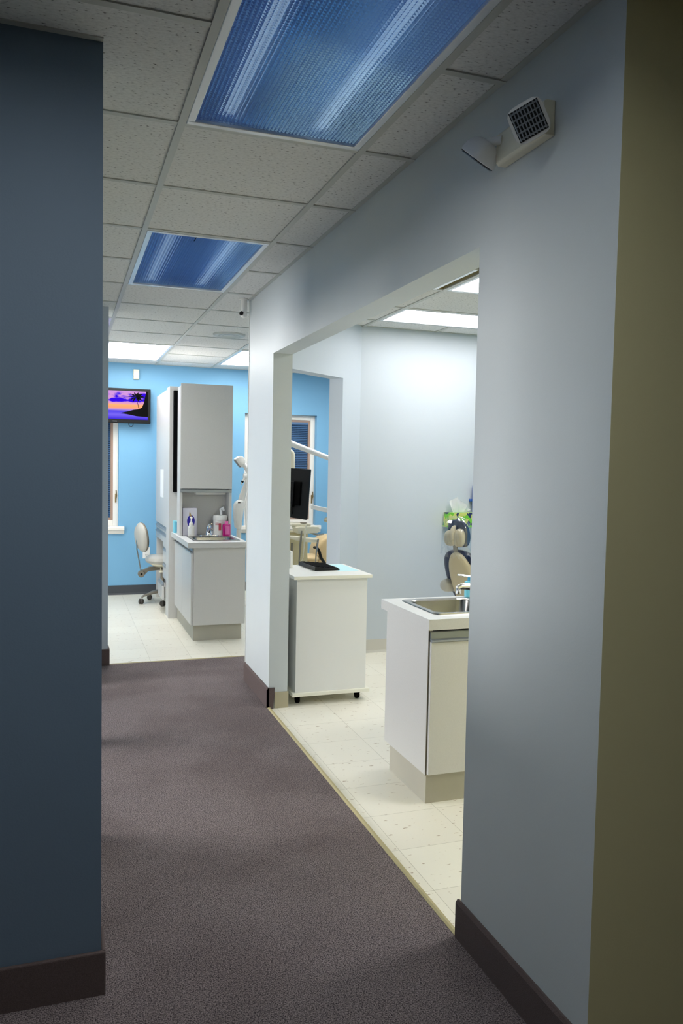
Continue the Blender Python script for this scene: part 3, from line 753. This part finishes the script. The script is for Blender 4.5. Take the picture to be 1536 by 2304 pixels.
bm = B(); box(bm, .972, .992, 7.556, 7.5695, 1.20, 2.145, .002); box(bm, .995, 1.40, 7.556, 7.5695, 1.20, 2.145, .002); 
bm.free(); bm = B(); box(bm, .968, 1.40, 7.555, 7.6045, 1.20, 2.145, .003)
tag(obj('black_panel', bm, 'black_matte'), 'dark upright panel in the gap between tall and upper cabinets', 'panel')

# ------------------------------------------------------------------ dental stool
sc = Vector((.985, 8.50))
t = thing('dental_stool', 'grey wheeled stool with oval backrest at the kneehole', 'stool', (sc.x, sc.y, 0))
bm = B(); lathe(bm, [(0, .418), (.13, .418), (.165, .428), (.182, .452), (.175, .482), (.14, .502), (.06, .512), (0, .513)], sc.x, sc.y, 40); obj('seat', bm, 'grey_vinyl', t, True)
bm = B(); lathe(bm, [(0, .385), (.09, .385), (.125, .405), (.13, .418), (0, .418)], sc.x, sc.y, 32); obj('seat_pan', bm, 'cream', t, True)
bm = B(); lathe(bm, [(.03, .10), (.03, .2), (.024, .205), (.024, .37), (.05, .375), (.05, .385), (0, .385)], sc.x, sc.y, 24); obj('gas_lift', bm, 'grey_metal', t, True)
bm = B(); prism(bm, [(-.055, .355), (.16, .34), (.20, .30), (.235, .275), (.25, .30), (.245, .345), (.20, .36), (.14, .385), (-.055, .385)], 'y', -.022, .022, 0, .004, M4=Matrix.Translation((sc.x, sc.y, 0)) @ Matrix.Rotation(math.radians(190), 4, 'Z')); obj('back_support_arm', bm, 'grey_metal', t)
kx, ky = sc.x+.228*math.cos(math.radians(190)), sc.y+.228*math.sin(math.radians(190))
bm = B(); lathe(bm, [(0, -.032), (.03, -.032), (.034, -.026), (.034, .026), (.03, .032), (0, .032)], 0, 0, 24, M4=Matrix.Translation((kx, ky, .315)) @ Matrix.Rotation(PI/2, 4, 'X')); lathe(bm, [(0, 0), (.011, 0), (.011, .006), (0, .006)], 0, 0, 16, 1, M4=Matrix.Translation((kx, ky-.033, .315)) @ Matrix.Rotation(PI/2, 4, 'X')); obj('tilt_hub', bm, ['grey_metal', 'black'], t, True)
bm = B(); tube(bm, [(kx, ky, .325), (kx-.022, ky-.003, .45), (kx-.045, ky-.006, .57), (kx-.048, ky-.006, .68)], [.011, .011, .011, .008], 10, flat=.6); obj('back_bar', bm, 'steel', t, True)
Mb = Matrix.Translation((kx+.004, ky-.004, .695)) @ Matrix.Rotation(math.radians(22), 4, 'Z') @ Matrix.Rotation(math.radians(-7), 4, 'Y') @ Matrix.Rotation(PI/2, 4, 'Y')
bm = B(); lathe(bm, [(0, -.058), (.06, -.054), (.11, -.038), (.135, -.012), (.138, 0), (0, 0)], 0, 0, 36, sx=1.12, sy=.82, M4=Mb); obj('backrest_shell', bm, 'grey_vinyl', t, True)
bm = B(); lathe(bm, [(0, .0015), (.135, .0015), (.14, .010), (.132, .026), (.09, .036), (0, .04)], 0, 0, 36, sx=1.12, sy=.82, M4=Mb); obj('backrest', bm, 'grey_metal', t, True)
bm = B(); tube(bm, [(sc.x-.02, sc.y-.02, .37), (sc.x-.03, sc.y-.09, .365), (sc.x-.03, sc.y-.13, .35)], .008, 8); lathe(bm, [(0, .335), (.022, .337), (.026, .345), (.02, .355), (0, .357)], sc.x-.03, sc.y-.14, 16); obj('height_lever', bm, 'cream', t, True)
bm = B(); lathe(bm, [(.045, .085), (.05, .1), (.045, .135), (.032, .14), (0, .14)], sc.x, sc.y, 24); obj('base_hub', bm, 'grey_metal', t, True)
for k in range(5):
    a = math.radians(192+72*k); ca, sa = math.cos(a), math.sin(a)
    pt = lambda r, z: (sc.x+r*ca, sc.y+r*sa, z)
    bm = B(); tube(bm, [pt(.03, .118), pt(.1, .112), pt(.19, .088), pt(.215, .078), pt(.222, .06)], [.024, .022, .017, .014, .011], 10, flat=.7); leg = obj('leg', bm, 'grey_metal', t, True)
    bm = B(); Mc = Matrix.Translation(pt(.228, .028)) @ Matrix.Rotation(a+.9, 4, 'Z') @ Matrix.Rotation(PI/2, 4, 'X')
    lathe(bm, [(0, -.022), (.022, -.022), (.027, -.018), (.027, -.005), (.02, -.004), (.02, .004), (.027, .005), (.027, .018), (.022, .022), (0, .022)], 0, 0, 20, M4=Mc); obj('caster', bm, 'caster', leg, True)

# ------------------------------------------------------------------ dental whitening lamp behind the far worktop
t = thing('dental_lamp', 'white dental lamp on a stand behind the far sink cabinet, head tilted', 'dental lamp', (1.665, 7.9, 0))
ly = 7.9; LR = .18
bm = B(); lathe(bm, [(0, .05), (.04, .05), (.06, .06), (.028, .09), (.026, .12), (.024, .86), (0, .86)], 1.665, ly, 24); obj('pole', bm, 'white_plastic', t, True)
for k in range(5):
    a = 2*PI*k/5+.3
    bm = B(); tube(bm, [(1.665+.03*math.cos(a), ly+.03*math.sin(a), .075), (1.665+LR*.8*math.cos(a), ly+LR*.8*math.sin(a), .06), (1.665+LR*math.cos(a), ly+LR*math.sin(a), .05)], [.025, .018, .012], 10); leg = obj('leg', bm, 'white_plastic', t, True)
    bm = B(); lathe(bm, [(0, -.015), (.024, -.015), (.025, 0), (.024, .015), (0, .015)], 0, 0, 16, M4=Matrix.Translation((1.665+LR*math.cos(a), ly+LR*math.sin(a), .026)) @ Matrix.Rotation(PI/2, 4, 'X')); obj('caster', bm, 'caster', leg, True)
bm = B(); prism(bm, [(1.627, .825), (1.682, .825), (1.712, 1.10), (1.69, 1.112), (1.65, 1.112), (1.614, 1.075), (1.61, 1.0)], 'y', ly-.06, ly+.06, 0, .02); obj('power_unit', bm, 'white_plastic', t, True)
bm = B(); box(bm, 1.64, 1.665, ly-.0615, ly-.0605, 1.085, 1.094); obj('vent_slot', bm, 'black', t)
bm = B(); tube(bm, [(1.685, ly, 1.09), (1.70, ly, 1.16), (1.725, ly, 1.24), (1.75, ly, 1.31), (1.765, ly, 1.345)], [.034, .032, .028, .024, .022], 16); obj('lower_arm', bm, 'white_plastic', t, True)
bm = B(); lathe(bm, [(0, -.05), (.026, -.05), (.03, -.045), (.03, .07), (0, .07)], 0, 0, 20, M4=Matrix.Translation((1.755, ly, 1.35)) @ Matrix.Rotation(PI/2, 4, 'Y')); obj('joint', bm, 'white_plastic', t, True)
bm = B(); tube(bm, [(1.775, ly, 1.35), (1.755, ly, 1.40), (1.72, ly, 1.455), (1.69, ly, 1.485)], [.02, .022, .024, .024], 16); obj('upper_arm', bm, 'white_plastic', t, True)
Mh = Matrix.Translation((1.668, ly, 1.502)) @ Matrix.Rotation(math.radians(52), 4, 'Y')
bm = B(); prism(bm, [(-.052, -.036), (.056, -.036), (.050, .020), (.02, .045), (-.03, .045), (-.048, .02)], 'y', -.05, .05, 0, .012, M4=Mh); h = obj('lamp_head', bm, 'white_plastic', t, True)
bm = B(); box(bm, -.044, .048, -.04, .04, -.0395, -.0355, .0015, M4=Mh); obj('lens', bm, 'grey_metal', h)
bm = B(); tube(bm, [(1.712, ly-.04, 1.34), (1.690, ly-.04, 1.305)], [.010, .012], 12); tube(bm, [(1.690, ly-.04, 1.305), (1.682, ly-.04, 1.29)], [.013, .013], 12, 1); tube(bm, [(1.682, ly-.04, 1.29), (1.676, ly-.04, 1.27)], [.011, .008], 12); obj('handpiece', bm, ['white_plastic', 'black'], t, True)
bm = B(); tube(bm, [(1.72, ly-.04, 1.34), (1.745, ly-.03, 1.2), (1.72, ly-.03, 1.06), (1.73, ly-.03, .9), (1.74, ly-.02, .7), (1.70, ly-.02, .4), (1.68, ly-.02, .2)], .005, 8); obj('cable', bm, 'white_plastic', t, True)

# ------------------------------------------------------------------ dental delivery unit seen through the angled doorway
dy = 7.6
t = thing('dental_unit', 'cream dental delivery unit with tray and hanging handpieces, beyond the angled doorway', 'dental unit', (2.2, dy, 0))
bm = B(); box(bm, 2.05, 2.315, dy+.03, dy+.30, 0, .80, .02); obj('column', bm, 'cream_dark', t)
bm = B(); box(bm, 2.135, 2.155, dy+.024, dy+.0295, .52, .70); obj('control_strip', bm, 'grey_metal', t)
bm = B(); tube(bm, [(2.10, dy+.20, .8), (2.10, dy+.20, 1.5), (2.105, dy+.20, 1.58), (2.125, dy+.20, 1.612)] + arc((2.145, dy+.20, 1.572), .045, PI/2, 0, 6) + [(2.19, dy+.20, 1.45), (2.19, dy+.19, 1.22)], .02, 14)
obj('curved_pole', bm, 'cream', t, True)
bm = B(); prism(bm, [(2.135, .868), (2.158, .805), (2.36, .812), (2.372, .868), (2.36, .874), (2.15, .874)], 'y', dy-.16, dy+.02, 0, .006); obj('tray', bm, 'cream', t)
bm = B(); box(bm, 2.10, 2.30, dy-.10, dy+.18, .874, .9, .008); lathe(bm, [(0, .90), (.03, .90), (.034, .906), (.03, .912), (0, .912)], 2.235, dy-.06, 20, 1); obj('tray_holder', bm, ['cream', 'grey_metal'], t)
bm = B(); tube(bm, [(2.06, dy-.10, .775), (2.14, dy-.16, .765), (2.25, dy-.17, .75), (2.345, dy-.17, .742)], [.012, .024, .026, .022], 14); obj('tool_bar', bm, 'cream', t, True)
bm = B(); tube(bm, [(2.29, dy-.10, .81), (2.36, dy-.13, .79), (2.43, dy-.12, .80)], .008, 8); obj('tray_handle', bm, 'steel', t, True)
for i, (x, zt, zb, m) in enumerate(((2.165, .84, .56, 'grey_metal'), (2.21, .90, .70, 'cream'), (2.335, .76, .60, 'steel'))):
    bm = B(); tube(bm, [(x+.01, dy-.205, zt), (x, dy-.205, (zt+zb)/2+.02), (x-.008, dy-.2, zb), (x-.012, dy-.19, zb-.12), (x-.02, dy-.1, zb-.22), (x-.02, dy+.03, zb-.2)], [.008, .011, .007, .005, .005, .005], 10)
    obj('handpiece', bm, m, t, True, 'dental handpiece hanging on its hose')
# monitor on the pole
t = thing('monitor', 'black flat monitor seen from behind, on the curved cream pole', 'monitor', (2.22, dy+.15, 1.19))
Mm = Matrix.Translation((2.215, dy+.13, 1.19)) @ Matrix.Rotation(math.radians(3.5), 4, 'Y') @ Matrix.Rotation(math.radians(-52), 4, 'Z')
bm = B(); prism(bm, [(-.115, -.245), (.145, -.255), (.15, -.245), (.15, .25), (-.115, .25)], 'y', -.012, .012, 0, .004, M4=Mm)
obj('case', bm, 'black', t)
bm = B(); prism(bm, [(-.08, -.12), (.06, -.12), (.06, .12), (-.08, .12)], 'y', -.03, -.0125, 0, .006, M4=Mm); obj('rear_housing', bm, 'black_matte', t)
bm = B(); box(bm, -.05, -.01, -.05, -.0305, -.14, .12, .004, M4=Mm); tube(bm, [Mm @ Vector((-.03, -.04, .1)), Mm @ Vector((-.05, -.06, 0)), Mm @ Vector((-.03, -.05, -.1)), Mm @ Vector((-.03, .0, -.24))], .006, 8); obj('mount', bm, 'black', t)
# operatory light: upper arm + lower arm with a lamp
t = thing('operatory_light_arm', 'long white sloping arm crossing the angled doorway', 'dental light', (2.3, dy+.35, 2.5))
bm = B(); tube(bm, [(1.86, dy, 1.79), (2.12, dy, 1.682), (2.50, dy, 1.552), (2.80, dy, 1.45)], [.03, .03, .025, .024], 16); obj('arm', bm, 'white_plastic', t, True)
bm = B(); lathe(bm, [(0, 1.70), (.045, 1.70), (.045, 1.87), (.03, 1.88), (.03, H), (0, H)], 1.84, dy, 20); obj('ceiling_post', bm, 'white_plastic', t, True)
bm = B(); lathe(bm, [(0, 1.40), (.035, 1.40), (.035, 1.49), (0, 1.49)], 2.81, dy, 20); obj('elbow', bm, 'white_plastic', t, True)
oy = dy-.14
t = thing('operatory_lamp', 'white arm with a small hanging lamp right of the monitor', 'dental light', (2.49, oy, 1.0))
bm = B(); prism(bm, [(2.29, 1.082), (2.295, 1.09), (2.62, 1.025), (2.62, .985), (2.40, 1.022), (2.29, 1.05)], 'y', oy-.02, oy+.03, 0, .006); obj('arm', bm, 'white_plastic', t)
bm = B(); lathe(bm, [(0, .985), (.02, .985), (.022, 1.0), (.016, 1.012), (0, 1.012)], 2.487, oy+.005, 16); tube(bm, [(2.487, oy+.005, .99), (2.487, oy+.005, .965)], .012, 10); obj('swivel', bm, 'grey_metal', t, True)
bm = B(); lathe(bm, [(0, .912), (.035, .914), (.06, .925), (.066, .94), (.055, .958), (.03, .968), (0, .97)], 2.487, oy+.005, 24); obj('lamp_head', bm, 'taupe_shell', t, True)
bm = B(); lathe(bm, [(0, .30), (.03, .3), (.03, 1.09), (0, 1.09)], 2.63, oy, 16); lathe(bm, [(0, 0), (.13, 0), (.12, .02), (.03, .03), (.03, .31), (0, .31)], 2.63, oy, 24); obj('stand', bm, 'white_plastic', t, True)
# tan patient chair
K = 1.075
t = thing('tan_dental_chair', 'tan upholstered dental chair with black armrest beyond the angled doorway', 'dental chair', (2.72, 8.25, 0))
SK = Matrix.Translation((0, 0, CAMZ)) @ Matrix.Scale(K, 4) @ Matrix.Translation((0, 0, -CAMZ))
def ob2(nm, bm, m): bm.transform(SK); return obj(nm, bm, m, t, True, subsurf=2)
bm = B(); lathe(bm, [(0, .49), (.08, .49), (.13, .515), (.14, .545), (.11, .575), (0, .585)], 2.345, 7.70, 28, sx=.8); ob2('seat', bm, 'tan')
bm = B(); prism(bm, [(2.44, .45), (2.425, .58), (2.445, .67), (2.485, .725), (2.55, .76), (2.68, .77), (2.68, .45)], 'y', 7.70, 8.0, 0, .035); ob2('backrest', bm, 'tan')
bm = B(); tube(bm, [(2.36, 7.62, .655), (2.41, 7.62, .65), (2.435, 7.62, .60), (2.445, 7.62, .54), (2.52, 7.66, .47)], [.02, .022, .02, .02, .02], 10, flat=.8); ob2('armrest', bm, 'black')
bm = B(); lathe(bm, [(0, 0), (.2, 0), (.19, .03), (.07, .06), (.06, .40), (0, .42)], 2.72, 8.25, 24); obj('pedestal', bm, 'cream_dark', t, True)

# ------------------------------------------------------------------ white cart with keyboard
kx0, kx1, ky0, ky1 = 1.318, 1.822, 4.618, 5.165
t = thing('rolling_cart', 'white rolling cart with flat top standing beside the pillar', 'cart', ((kx0+kx1)/2, (ky0+ky1)/2, 0))
bm = B(); box(bm, kx0, kx1, ky0, ky1, .778, .800, .002); obj('top', bm, ['cart', ], t)
bm = B(); box(bm, kx0-.0015, kx1+.0015, ky0-.0015, ky0-.0002, .779, .799); box(bm, kx1+.0002, kx1+.0015, ky0, ky1, .779, .799); obj('top_edge', bm, 'cart_edge', t)
bm = B(); box(bm, kx0+.022, kx1-.022, ky0+.022, ky1-.02, .078, .778, .001); obj('body', bm, 'cart', t)
bm = B(); box(bm, kx0, kx1, ky0+.003, ky1, .056, .078, .002); obj('base_board', bm, 'cart_edge', t)
for x in (kx0+.05, kx1-.06):
    for y in (ky0+.06, ky1-.06):
        bm = B(); box(bm, x-.018, x+.018, y-.018, y+.018, .050, .056); prism(bm, [(y-.014, .05), (y+.014, .05), (y+.02, .024), (y+.004, .02)], 'x', x-.014, x+.014)
        lathe(bm, [(0, -.012), (.022, -.012), (.0245, -.006), (.0245, .006), (.022, .012), (0, .012)], 0, 0, 20, M4=Matrix.Translation((x, y+.010, .0248)) @ Matrix.Rotation(PI/2, 4, 'Y'))
        obj('caster', bm, 'black_matte', t, True)
t = thing('keyboard', 'black keyboard lying on the white cart', 'keyboard', (1.58, 4.99, .8005))
Mk = Matrix.Translation((1.59, 5.0, .8005)) @ Matrix.Rotation(math.radians(3), 4, 'Z')
bm = B(); prism(bm, [(-.085, 0), (.085, 0), (.085, .010), (-.085, .026)], 'y', -.165, .150, 0, .002, M4=Mk); obj('case', bm, 'black', t)
bm = B()
for i in range(5):
    for j in range(15):
        x, y = -.066+i*.0325, -.152+j*.0195
        z = .018-.016*(x)/.17*1.0
        box(bm, x-.013, x+.013, y-.0075, y+.0075, z-.002, z+.004, M4=Mk)
obj('keys', bm, 'black_matte', t)
bm = B(); box(bm, 1.665, 1.80, 4.80, 5.13, .8003, .8012, M4=None)
tag(obj('paper_sheet', bm, 'paper_blue'), 'pale blue sheet lying beside the keyboard on the cart', 'paper')
bm = B(); box(bm, 1.402, 1.420, 5.02, 5.12, .8005, .908, .003)
tag(obj('white_card_holder', bm, 'white_plastic'), 'upright white slab at the left back of the cart', 'holder')

# ------------------------------------------------------------------ right sink cabinet
rx0, rx1, ry0, ry1 = 1.487, 2.30, 3.088, 3.56
t = thing('sink_cabinet', 'grey laminate sink cabinet in the side room, partly behind the near wall', 'cabinet', (1.9, 3.3, 0))
bm = B(); box(bm, rx0, rx0+.02, ry0+.004, ry1, .133, .779, .001); box(bm, rx1-.02, rx1, ry0+.02, ry1, .133, .779); box(bm, rx0+.02, rx1-.02, ry1-.02, ry1, .133, .779); box(bm, rx0+.02, rx1-.02, ry0+.02, ry1-.02, .133, .15)
obj('body', bm, 'laminate', t)
bm = B(); box(bm, rx0+.0, rx0+.004, ry0-.0, ry0+.0035, .133, .779); box(bm, rx0+.004, rx1, ry0+.004, ry0+.02, .772, .779); obj('edge_banding', bm, 'laminate_dark', t)
bm = B(); box(bm, rx0+.012, rx1, ry0+.05, ry1-.045, 0, .133); box(bm, rx0+.012, rx0+.4, ry0+.018, ry0+.05, 0, .133); obj('toe_kick', bm, 'kick', t)
for a, b in ((rx0+.006, rx0+.40), (rx0+.405, rx1-.004)):
    bm = B(); box(bm, a, b, ry0-.016, ry0+.003, .138, .722, .002); d = obj('door', bm, 'laminate', t)
    bm = B(); prism(bm, [(ry0+.003, .724), (ry0-.022, .724), (ry0-.024, .732), (ry0-.010, .737), (ry0-.006, .765), (ry0+.003, .768)], 'x', a, b); obj('handle', bm, 'handle_rail', d)
rs = (1.555, 1.965, 3.16, 3.525)
worktop('sink_worktop', 'white worktop with a steel sink in the side room', 1.470, 2.32, 3.052, 3.595, .780, .826, rs, (1.9, 3.3, .78))
sink('rectangular steel sink in the side room worktop', rs, .826, .16, (.02, .085, .02, .02), (1.76, 3.34, .826))
faucet('chrome tap over the side room sink, lever raised', (1.925, 3.41, .831), math.radians(-90), s=1.08)
t = thing('soap_bottle', 'small turquoise bottle behind the side room tap', 'bottle', (1.934, 3.567, .826))
bm = B(); prism(bm, rrect(1.912, 1.957, 3.552, 3.582, .01), 'z', .8265, .905, 0, .003); obj('bottle', bm, 'aqua', t, True)
bm = B(); lathe(bm, [(.009, .905), (.009, .92), (.006, .925), (0, .925)], 1.934, 3.567, 16); obj('cap', bm, 'aqua_dark', t, True)

# ------------------------------------------------------------------ navy dental chair (back of it faces the viewer)
dc = Vector((2.60, 5.0, 0)); ang = math.radians(22)
MC = Matrix.Translation(dc) @ Matrix.Rotation(ang, 4, 'Z')     # local +X = the way the patient faces
t = thing('dental_chair', 'navy dental chair with beige back shell and film covered headrest', 'dental chair', dc)
def loft(bm, secs, n=28, mi=0):
    """secs: (centre, half width along local Y, half depth, tilt) superellipse rings; rings stacked along the local path"""
    tb = bmesh.new(); rings = []
    for c, hw, hd, tilt in secs:
        rg = []
        for i in range(n):
            a = 2*PI*i/n; ca, sa = math.cos(a), math.sin(a)
            k = 1/((abs(ca)**2.8+abs(sa)**2.8)**(1/2.8))
            v = Vector((hd*k*ca*math.cos(tilt), hw*k*sa, hd*k*ca*math.sin(tilt)))
            rg.append(tb.verts.new(MC @ (Vector(c)+v)))
        rings.append(rg)
    for a, b in zip(rings, rings[1:]):
        for i in range(n): tb.faces.new((a[i], a[(i+1) % n], b[(i+1) % n], b[i]))
    tb.faces.new(rings[0]); tb.faces.new(rings[-1])
    merge(bm, tb, mi)
bm = B(); loft(bm, [((.30, 0, .46), .13, .035, .5), ((.24, 0, .52), .2, .045, .5), ((.16, 0, .66), .205, .045, .45), ((.08, 0, .79), .175, .042, .4), ((.035, 0, .865), .13, .038, .35), ((.015, 0, .90), .06, .03, .3)]); obj('backrest', bm, 'navy', t, True, subsurf=2)
bm = B(); loft(bm, [((.27, -.02, .36), .10, .03, .5), ((.22, -.02, .44), .115, .034, .5), ((.165, -.02, .53), .13, .038, .5), ((.092, -.02, .66), .128, .037, .45), ((.02, -.02, .79), .102, .032, .4), ((-.015, -.02, .87), .055, .022, .35), ((-.022, -.02, .885), .02, .014, .35)]); obj('back_shell', bm, 'taupe_shell', t, True, 'beige plastic back shell', 2)
bm = B(); loft(bm, [((.0, 0, .88), .018, .012, .2), ((-.012, 0, .95), .018, .012, .2)]); obj('headrest_post', bm, 'grey_metal', t, True)
bm = B(); loft(bm, [((.035, 0, .92), .06, .02, .1), ((.035, 0, .94), .085, .03, .1), ((.03, 0, 1.0), .1, .036, .1), ((.015, 0, 1.08), .085, .034, -.1), ((-.0, 0, 1.115), .05, .022, -.2)]); hd = obj('headrest', bm, 'navy', t, True, subsurf=2)
bm = B(); loft(bm, [((-.012, .04, .925), .025, .015, .1), ((-.020, .045, .95), .04, .025, .1), ((-.022, .05, 1.0), .04, .028, .1), ((-.016, .045, 1.04), .025, .018, .1)])
loft(bm, [((-.012, -.038, .925), .028, .015, .1), ((-.022, -.045, .95), .045, .025, .1), ((-.024, -.047, 1.01), .045, .028, .1), ((-.016, -.042, 1.055), .028, .018, .1)])
loft(bm, [((-.03, 0, .93), .016, .012, .1), ((-.045, 0, .98), .018, .018, .1), ((-.042, 0, 1.05), .018, .018, .1), ((-.02, 0, 1.075), .015, .01, .1)])
obj('headrest_shell', bm, 'taupe_shell', hd, True, subsurf=2)
# clear film bag over the headrest with a ragged lower hem
tb = bmesh.new(); rings = []
rnd = random.Random(3)
for j, (z, w, d, cx) in enumerate(((1.135, .02, .015, -.005), (1.128, .07, .04, -.005), (1.09, .105, .065, .0), (1.03, .118, .078, .0), (.97, .118, .082, .0), (.93, .122, .08, .005), (.90, .135, .075, .012), (.865, .15, .072, .02))):
    rg = []
    for i in range(40):
        a = 2*PI*i/40; k = 1+(rnd.random()-.5)*.10
        zz = z+(rnd.random()-.5)*(.05 if j == 7 else .008)
        rg.append(tb.verts.new(MC @ Vector((cx+d*k*math.cos(a), w*k*math.sin(a), zz))))
    rings.append(rg)
for a, b in zip(rings, rings[1:]):
    for i in range(40): tb.faces.new((a[i], a[(i+1) % 40], b[(i+1) % 40], b[i]))
tb.faces.new(rings[0]); bm = B(); merge(bm, tb)
obj('film_cover', bm, 'film', hd, True, 'clear plastic bag over the headrest')
bm = B(); loft(bm, [((.24, 0, .44), .2, .05, 0), ((.24, 0, .5), .2, .06, 0)]); bm.free()
bm = B(); prism(bm, [(.26, .40), (.95, .38), (1.35, .24), (1.55, .22), (1.55, .28), (1.37, .32), (.97, .48), (.30, .50)], 'y', -.24, .24, 0, .025, M4=MC); obj('seat', bm, 'navy', t, True)
bm = B(); tube(bm, [MC @ Vector((.058, .165, .618)), MC @ Vector((.066, .165, .62)), MC @ Vector((.09, .165, .622)), MC @ Vector((.20, .16, .625)), MC @ Vector((.28, .16, .63))], [.02, .038, .05, .055, .052], 20); obj('armrest', bm, 'grey_vinyl', t, True, 'grey rounded armrest', 1)
bm = B(); tube(bm, [MC @ Vector((.16, -.19, .78)), MC @ Vector((.24, -.23, .74)), MC @ Vector((.40, -.27, .66)), MC @ Vector((.55, -.27, .64))], [.05, .06, .05, .04], 16, flat=1.5); obj('side_bolster', bm, 'navy', t, True)
bm = B(); prism(bm, [(.2, 0), (1.0, 0), (.95, .05), (.7, .08), (.66, .38), (.44, .40), (.4, .08), (.22, .05)], 'y', -.16, .16, 0, .02, M4=MC); obj('pedestal', bm, 'taupe_shell', t, True)

# ------------------------------------------------------------------ tissue box on the rear wall, blue board
t = thing('tissue_box', 'green leaf patterned tissue box in a holder on the rear wall', 'tissue box', (3.03, YR-.06, 1.0))
bm = B(); box(bm, 2.905, 3.145, YR-.118, YR-.012, 1.010, 1.118, .002); obj('carton', bm, 'leafprint', t)
bm = B(); box(bm, 2.90, 3.15, YR-.122, YR-.0005, 1.0, 1.0095, .002); box(bm, 2.92, 3.15, YR-.0115, YR-.0005, 1.0, 1.10); obj('holder', bm, 'leafprint', t)
bm = B()
tb = bmesh.new(); N = 12
g = [[None]*(N+1) for _ in range(7)]
for i in range(7):
    for j in range(N+1):
        u = j/N*2-1; v = i/6
        wv = .05+.045*v*(1-.2*v)
        z = 1.112+v*(.135-.075*abs(u+.45))
        g[i][j] = tb.verts.new((3.015+u*wv*1.1+.012*v, YR-.065+.018*math.sin(u*7+v*2)*(.4+v)-.01*v, z))
for i in range(6):
    for j in range(N): tb.faces.new((g[i][j], g[i][j+1], g[i+1][j+1], g[i+1][j]))
bmesh.ops.solidify(tb, geom=tb.faces[:], thickness=.002)
merge(bm, tb); obj('tissue', bm, 'tissue', t, True)
t = thing('wall_rack', 'thin upright blue panel behind the tissue box', 'rack', (3.17, YR-.02, 1.1))
bm = B(); box(bm, 3.145, 3.38, YR-.045, YR-.038, 1.12, 1.335, .002); obj('panel', bm, 'blue_edge', t)
bm = B(); box(bm, 3.135, 3.30, YR-.038, YR-.0005, 1.205, 1.225, .003); obj('bracket', bm, 'blue_edge', t)

# ------------------------------------------------------------------ world: dusky blue outside the windows
w = bpy.data.worlds.new('dusk'); scn.world = w; w.use_nodes = True
nt = w.node_tree; nt.nodes.clear()
tc = nt.nodes.new('ShaderNodeTexCoord'); n = nt.nodes.new('ShaderNodeTexNoise'); n.inputs['Scale'].default_value = 9; n.inputs['Detail'].default_value = 6
nt.links.new(tc.outputs['Generated'], n.inputs['Vector'])
r = ramp(nt, n.outputs['Fac'], [(.3, lin((6, 20, 36))), (.52, lin((20, 50, 78))), (.60, lin((60, 104, 140))), (.68, lin((225, 238, 248)))])
bg = nt.nodes.new('ShaderNodeBackground'); bg.inputs[1].default_value = .8; nt.links.new(r.outputs[0], bg.inputs[0])
o = nt.nodes.new('ShaderNodeOutputWorld'); nt.links.new(bg.outputs[0], o.inputs[0])

# ------------------------------------------------------------------ camera
yaw, pitch, roll, fpx = .3356, -.0573, .0196, 1795.2
F = Vector((math.sin(yaw)*math.cos(pitch), math.cos(yaw)*math.cos(pitch), math.sin(pitch)))
r0 = Vector((math.cos(yaw), -math.sin(yaw), 0)); u0 = r0.cross(F)
Rv = math.cos(roll)*r0+math.sin(roll)*u0; Uv = -math.sin(roll)*r0+math.cos(roll)*u0
cam = bpy.data.cameras.new('camera'); co = bpy.data.objects.new('camera', cam); COL.objects.link(co)
co.matrix_world = Matrix(((Rv.x, Uv.x, -F.x, 0), (Rv.y, Uv.y, -F.y, 0), (Rv.z, Uv.z, -F.z, CAMZ), (0, 0, 0, 1)))
cam.sensor_fit = 'HORIZONTAL'; cam.sensor_width = 36; cam.lens = fpx/1536*36; cam.clip_start = .02
scn.camera = co

# ------------------------------------------------------------------ render look
vs = scn.view_settings
vs.view_transform = 'Standard'; vs.look = 'None'; vs.gamma = 1; vs.use_curve_mapping = False; vs.exposure = 0.15
scn.cycles.use_denoising = True
scn.cycles.max_bounces = 10; scn.cycles.diffuse_bounces = 6; scn.cycles.transparent_max_bounces = 16
scn.cycles.sample_clamp_indirect = 6
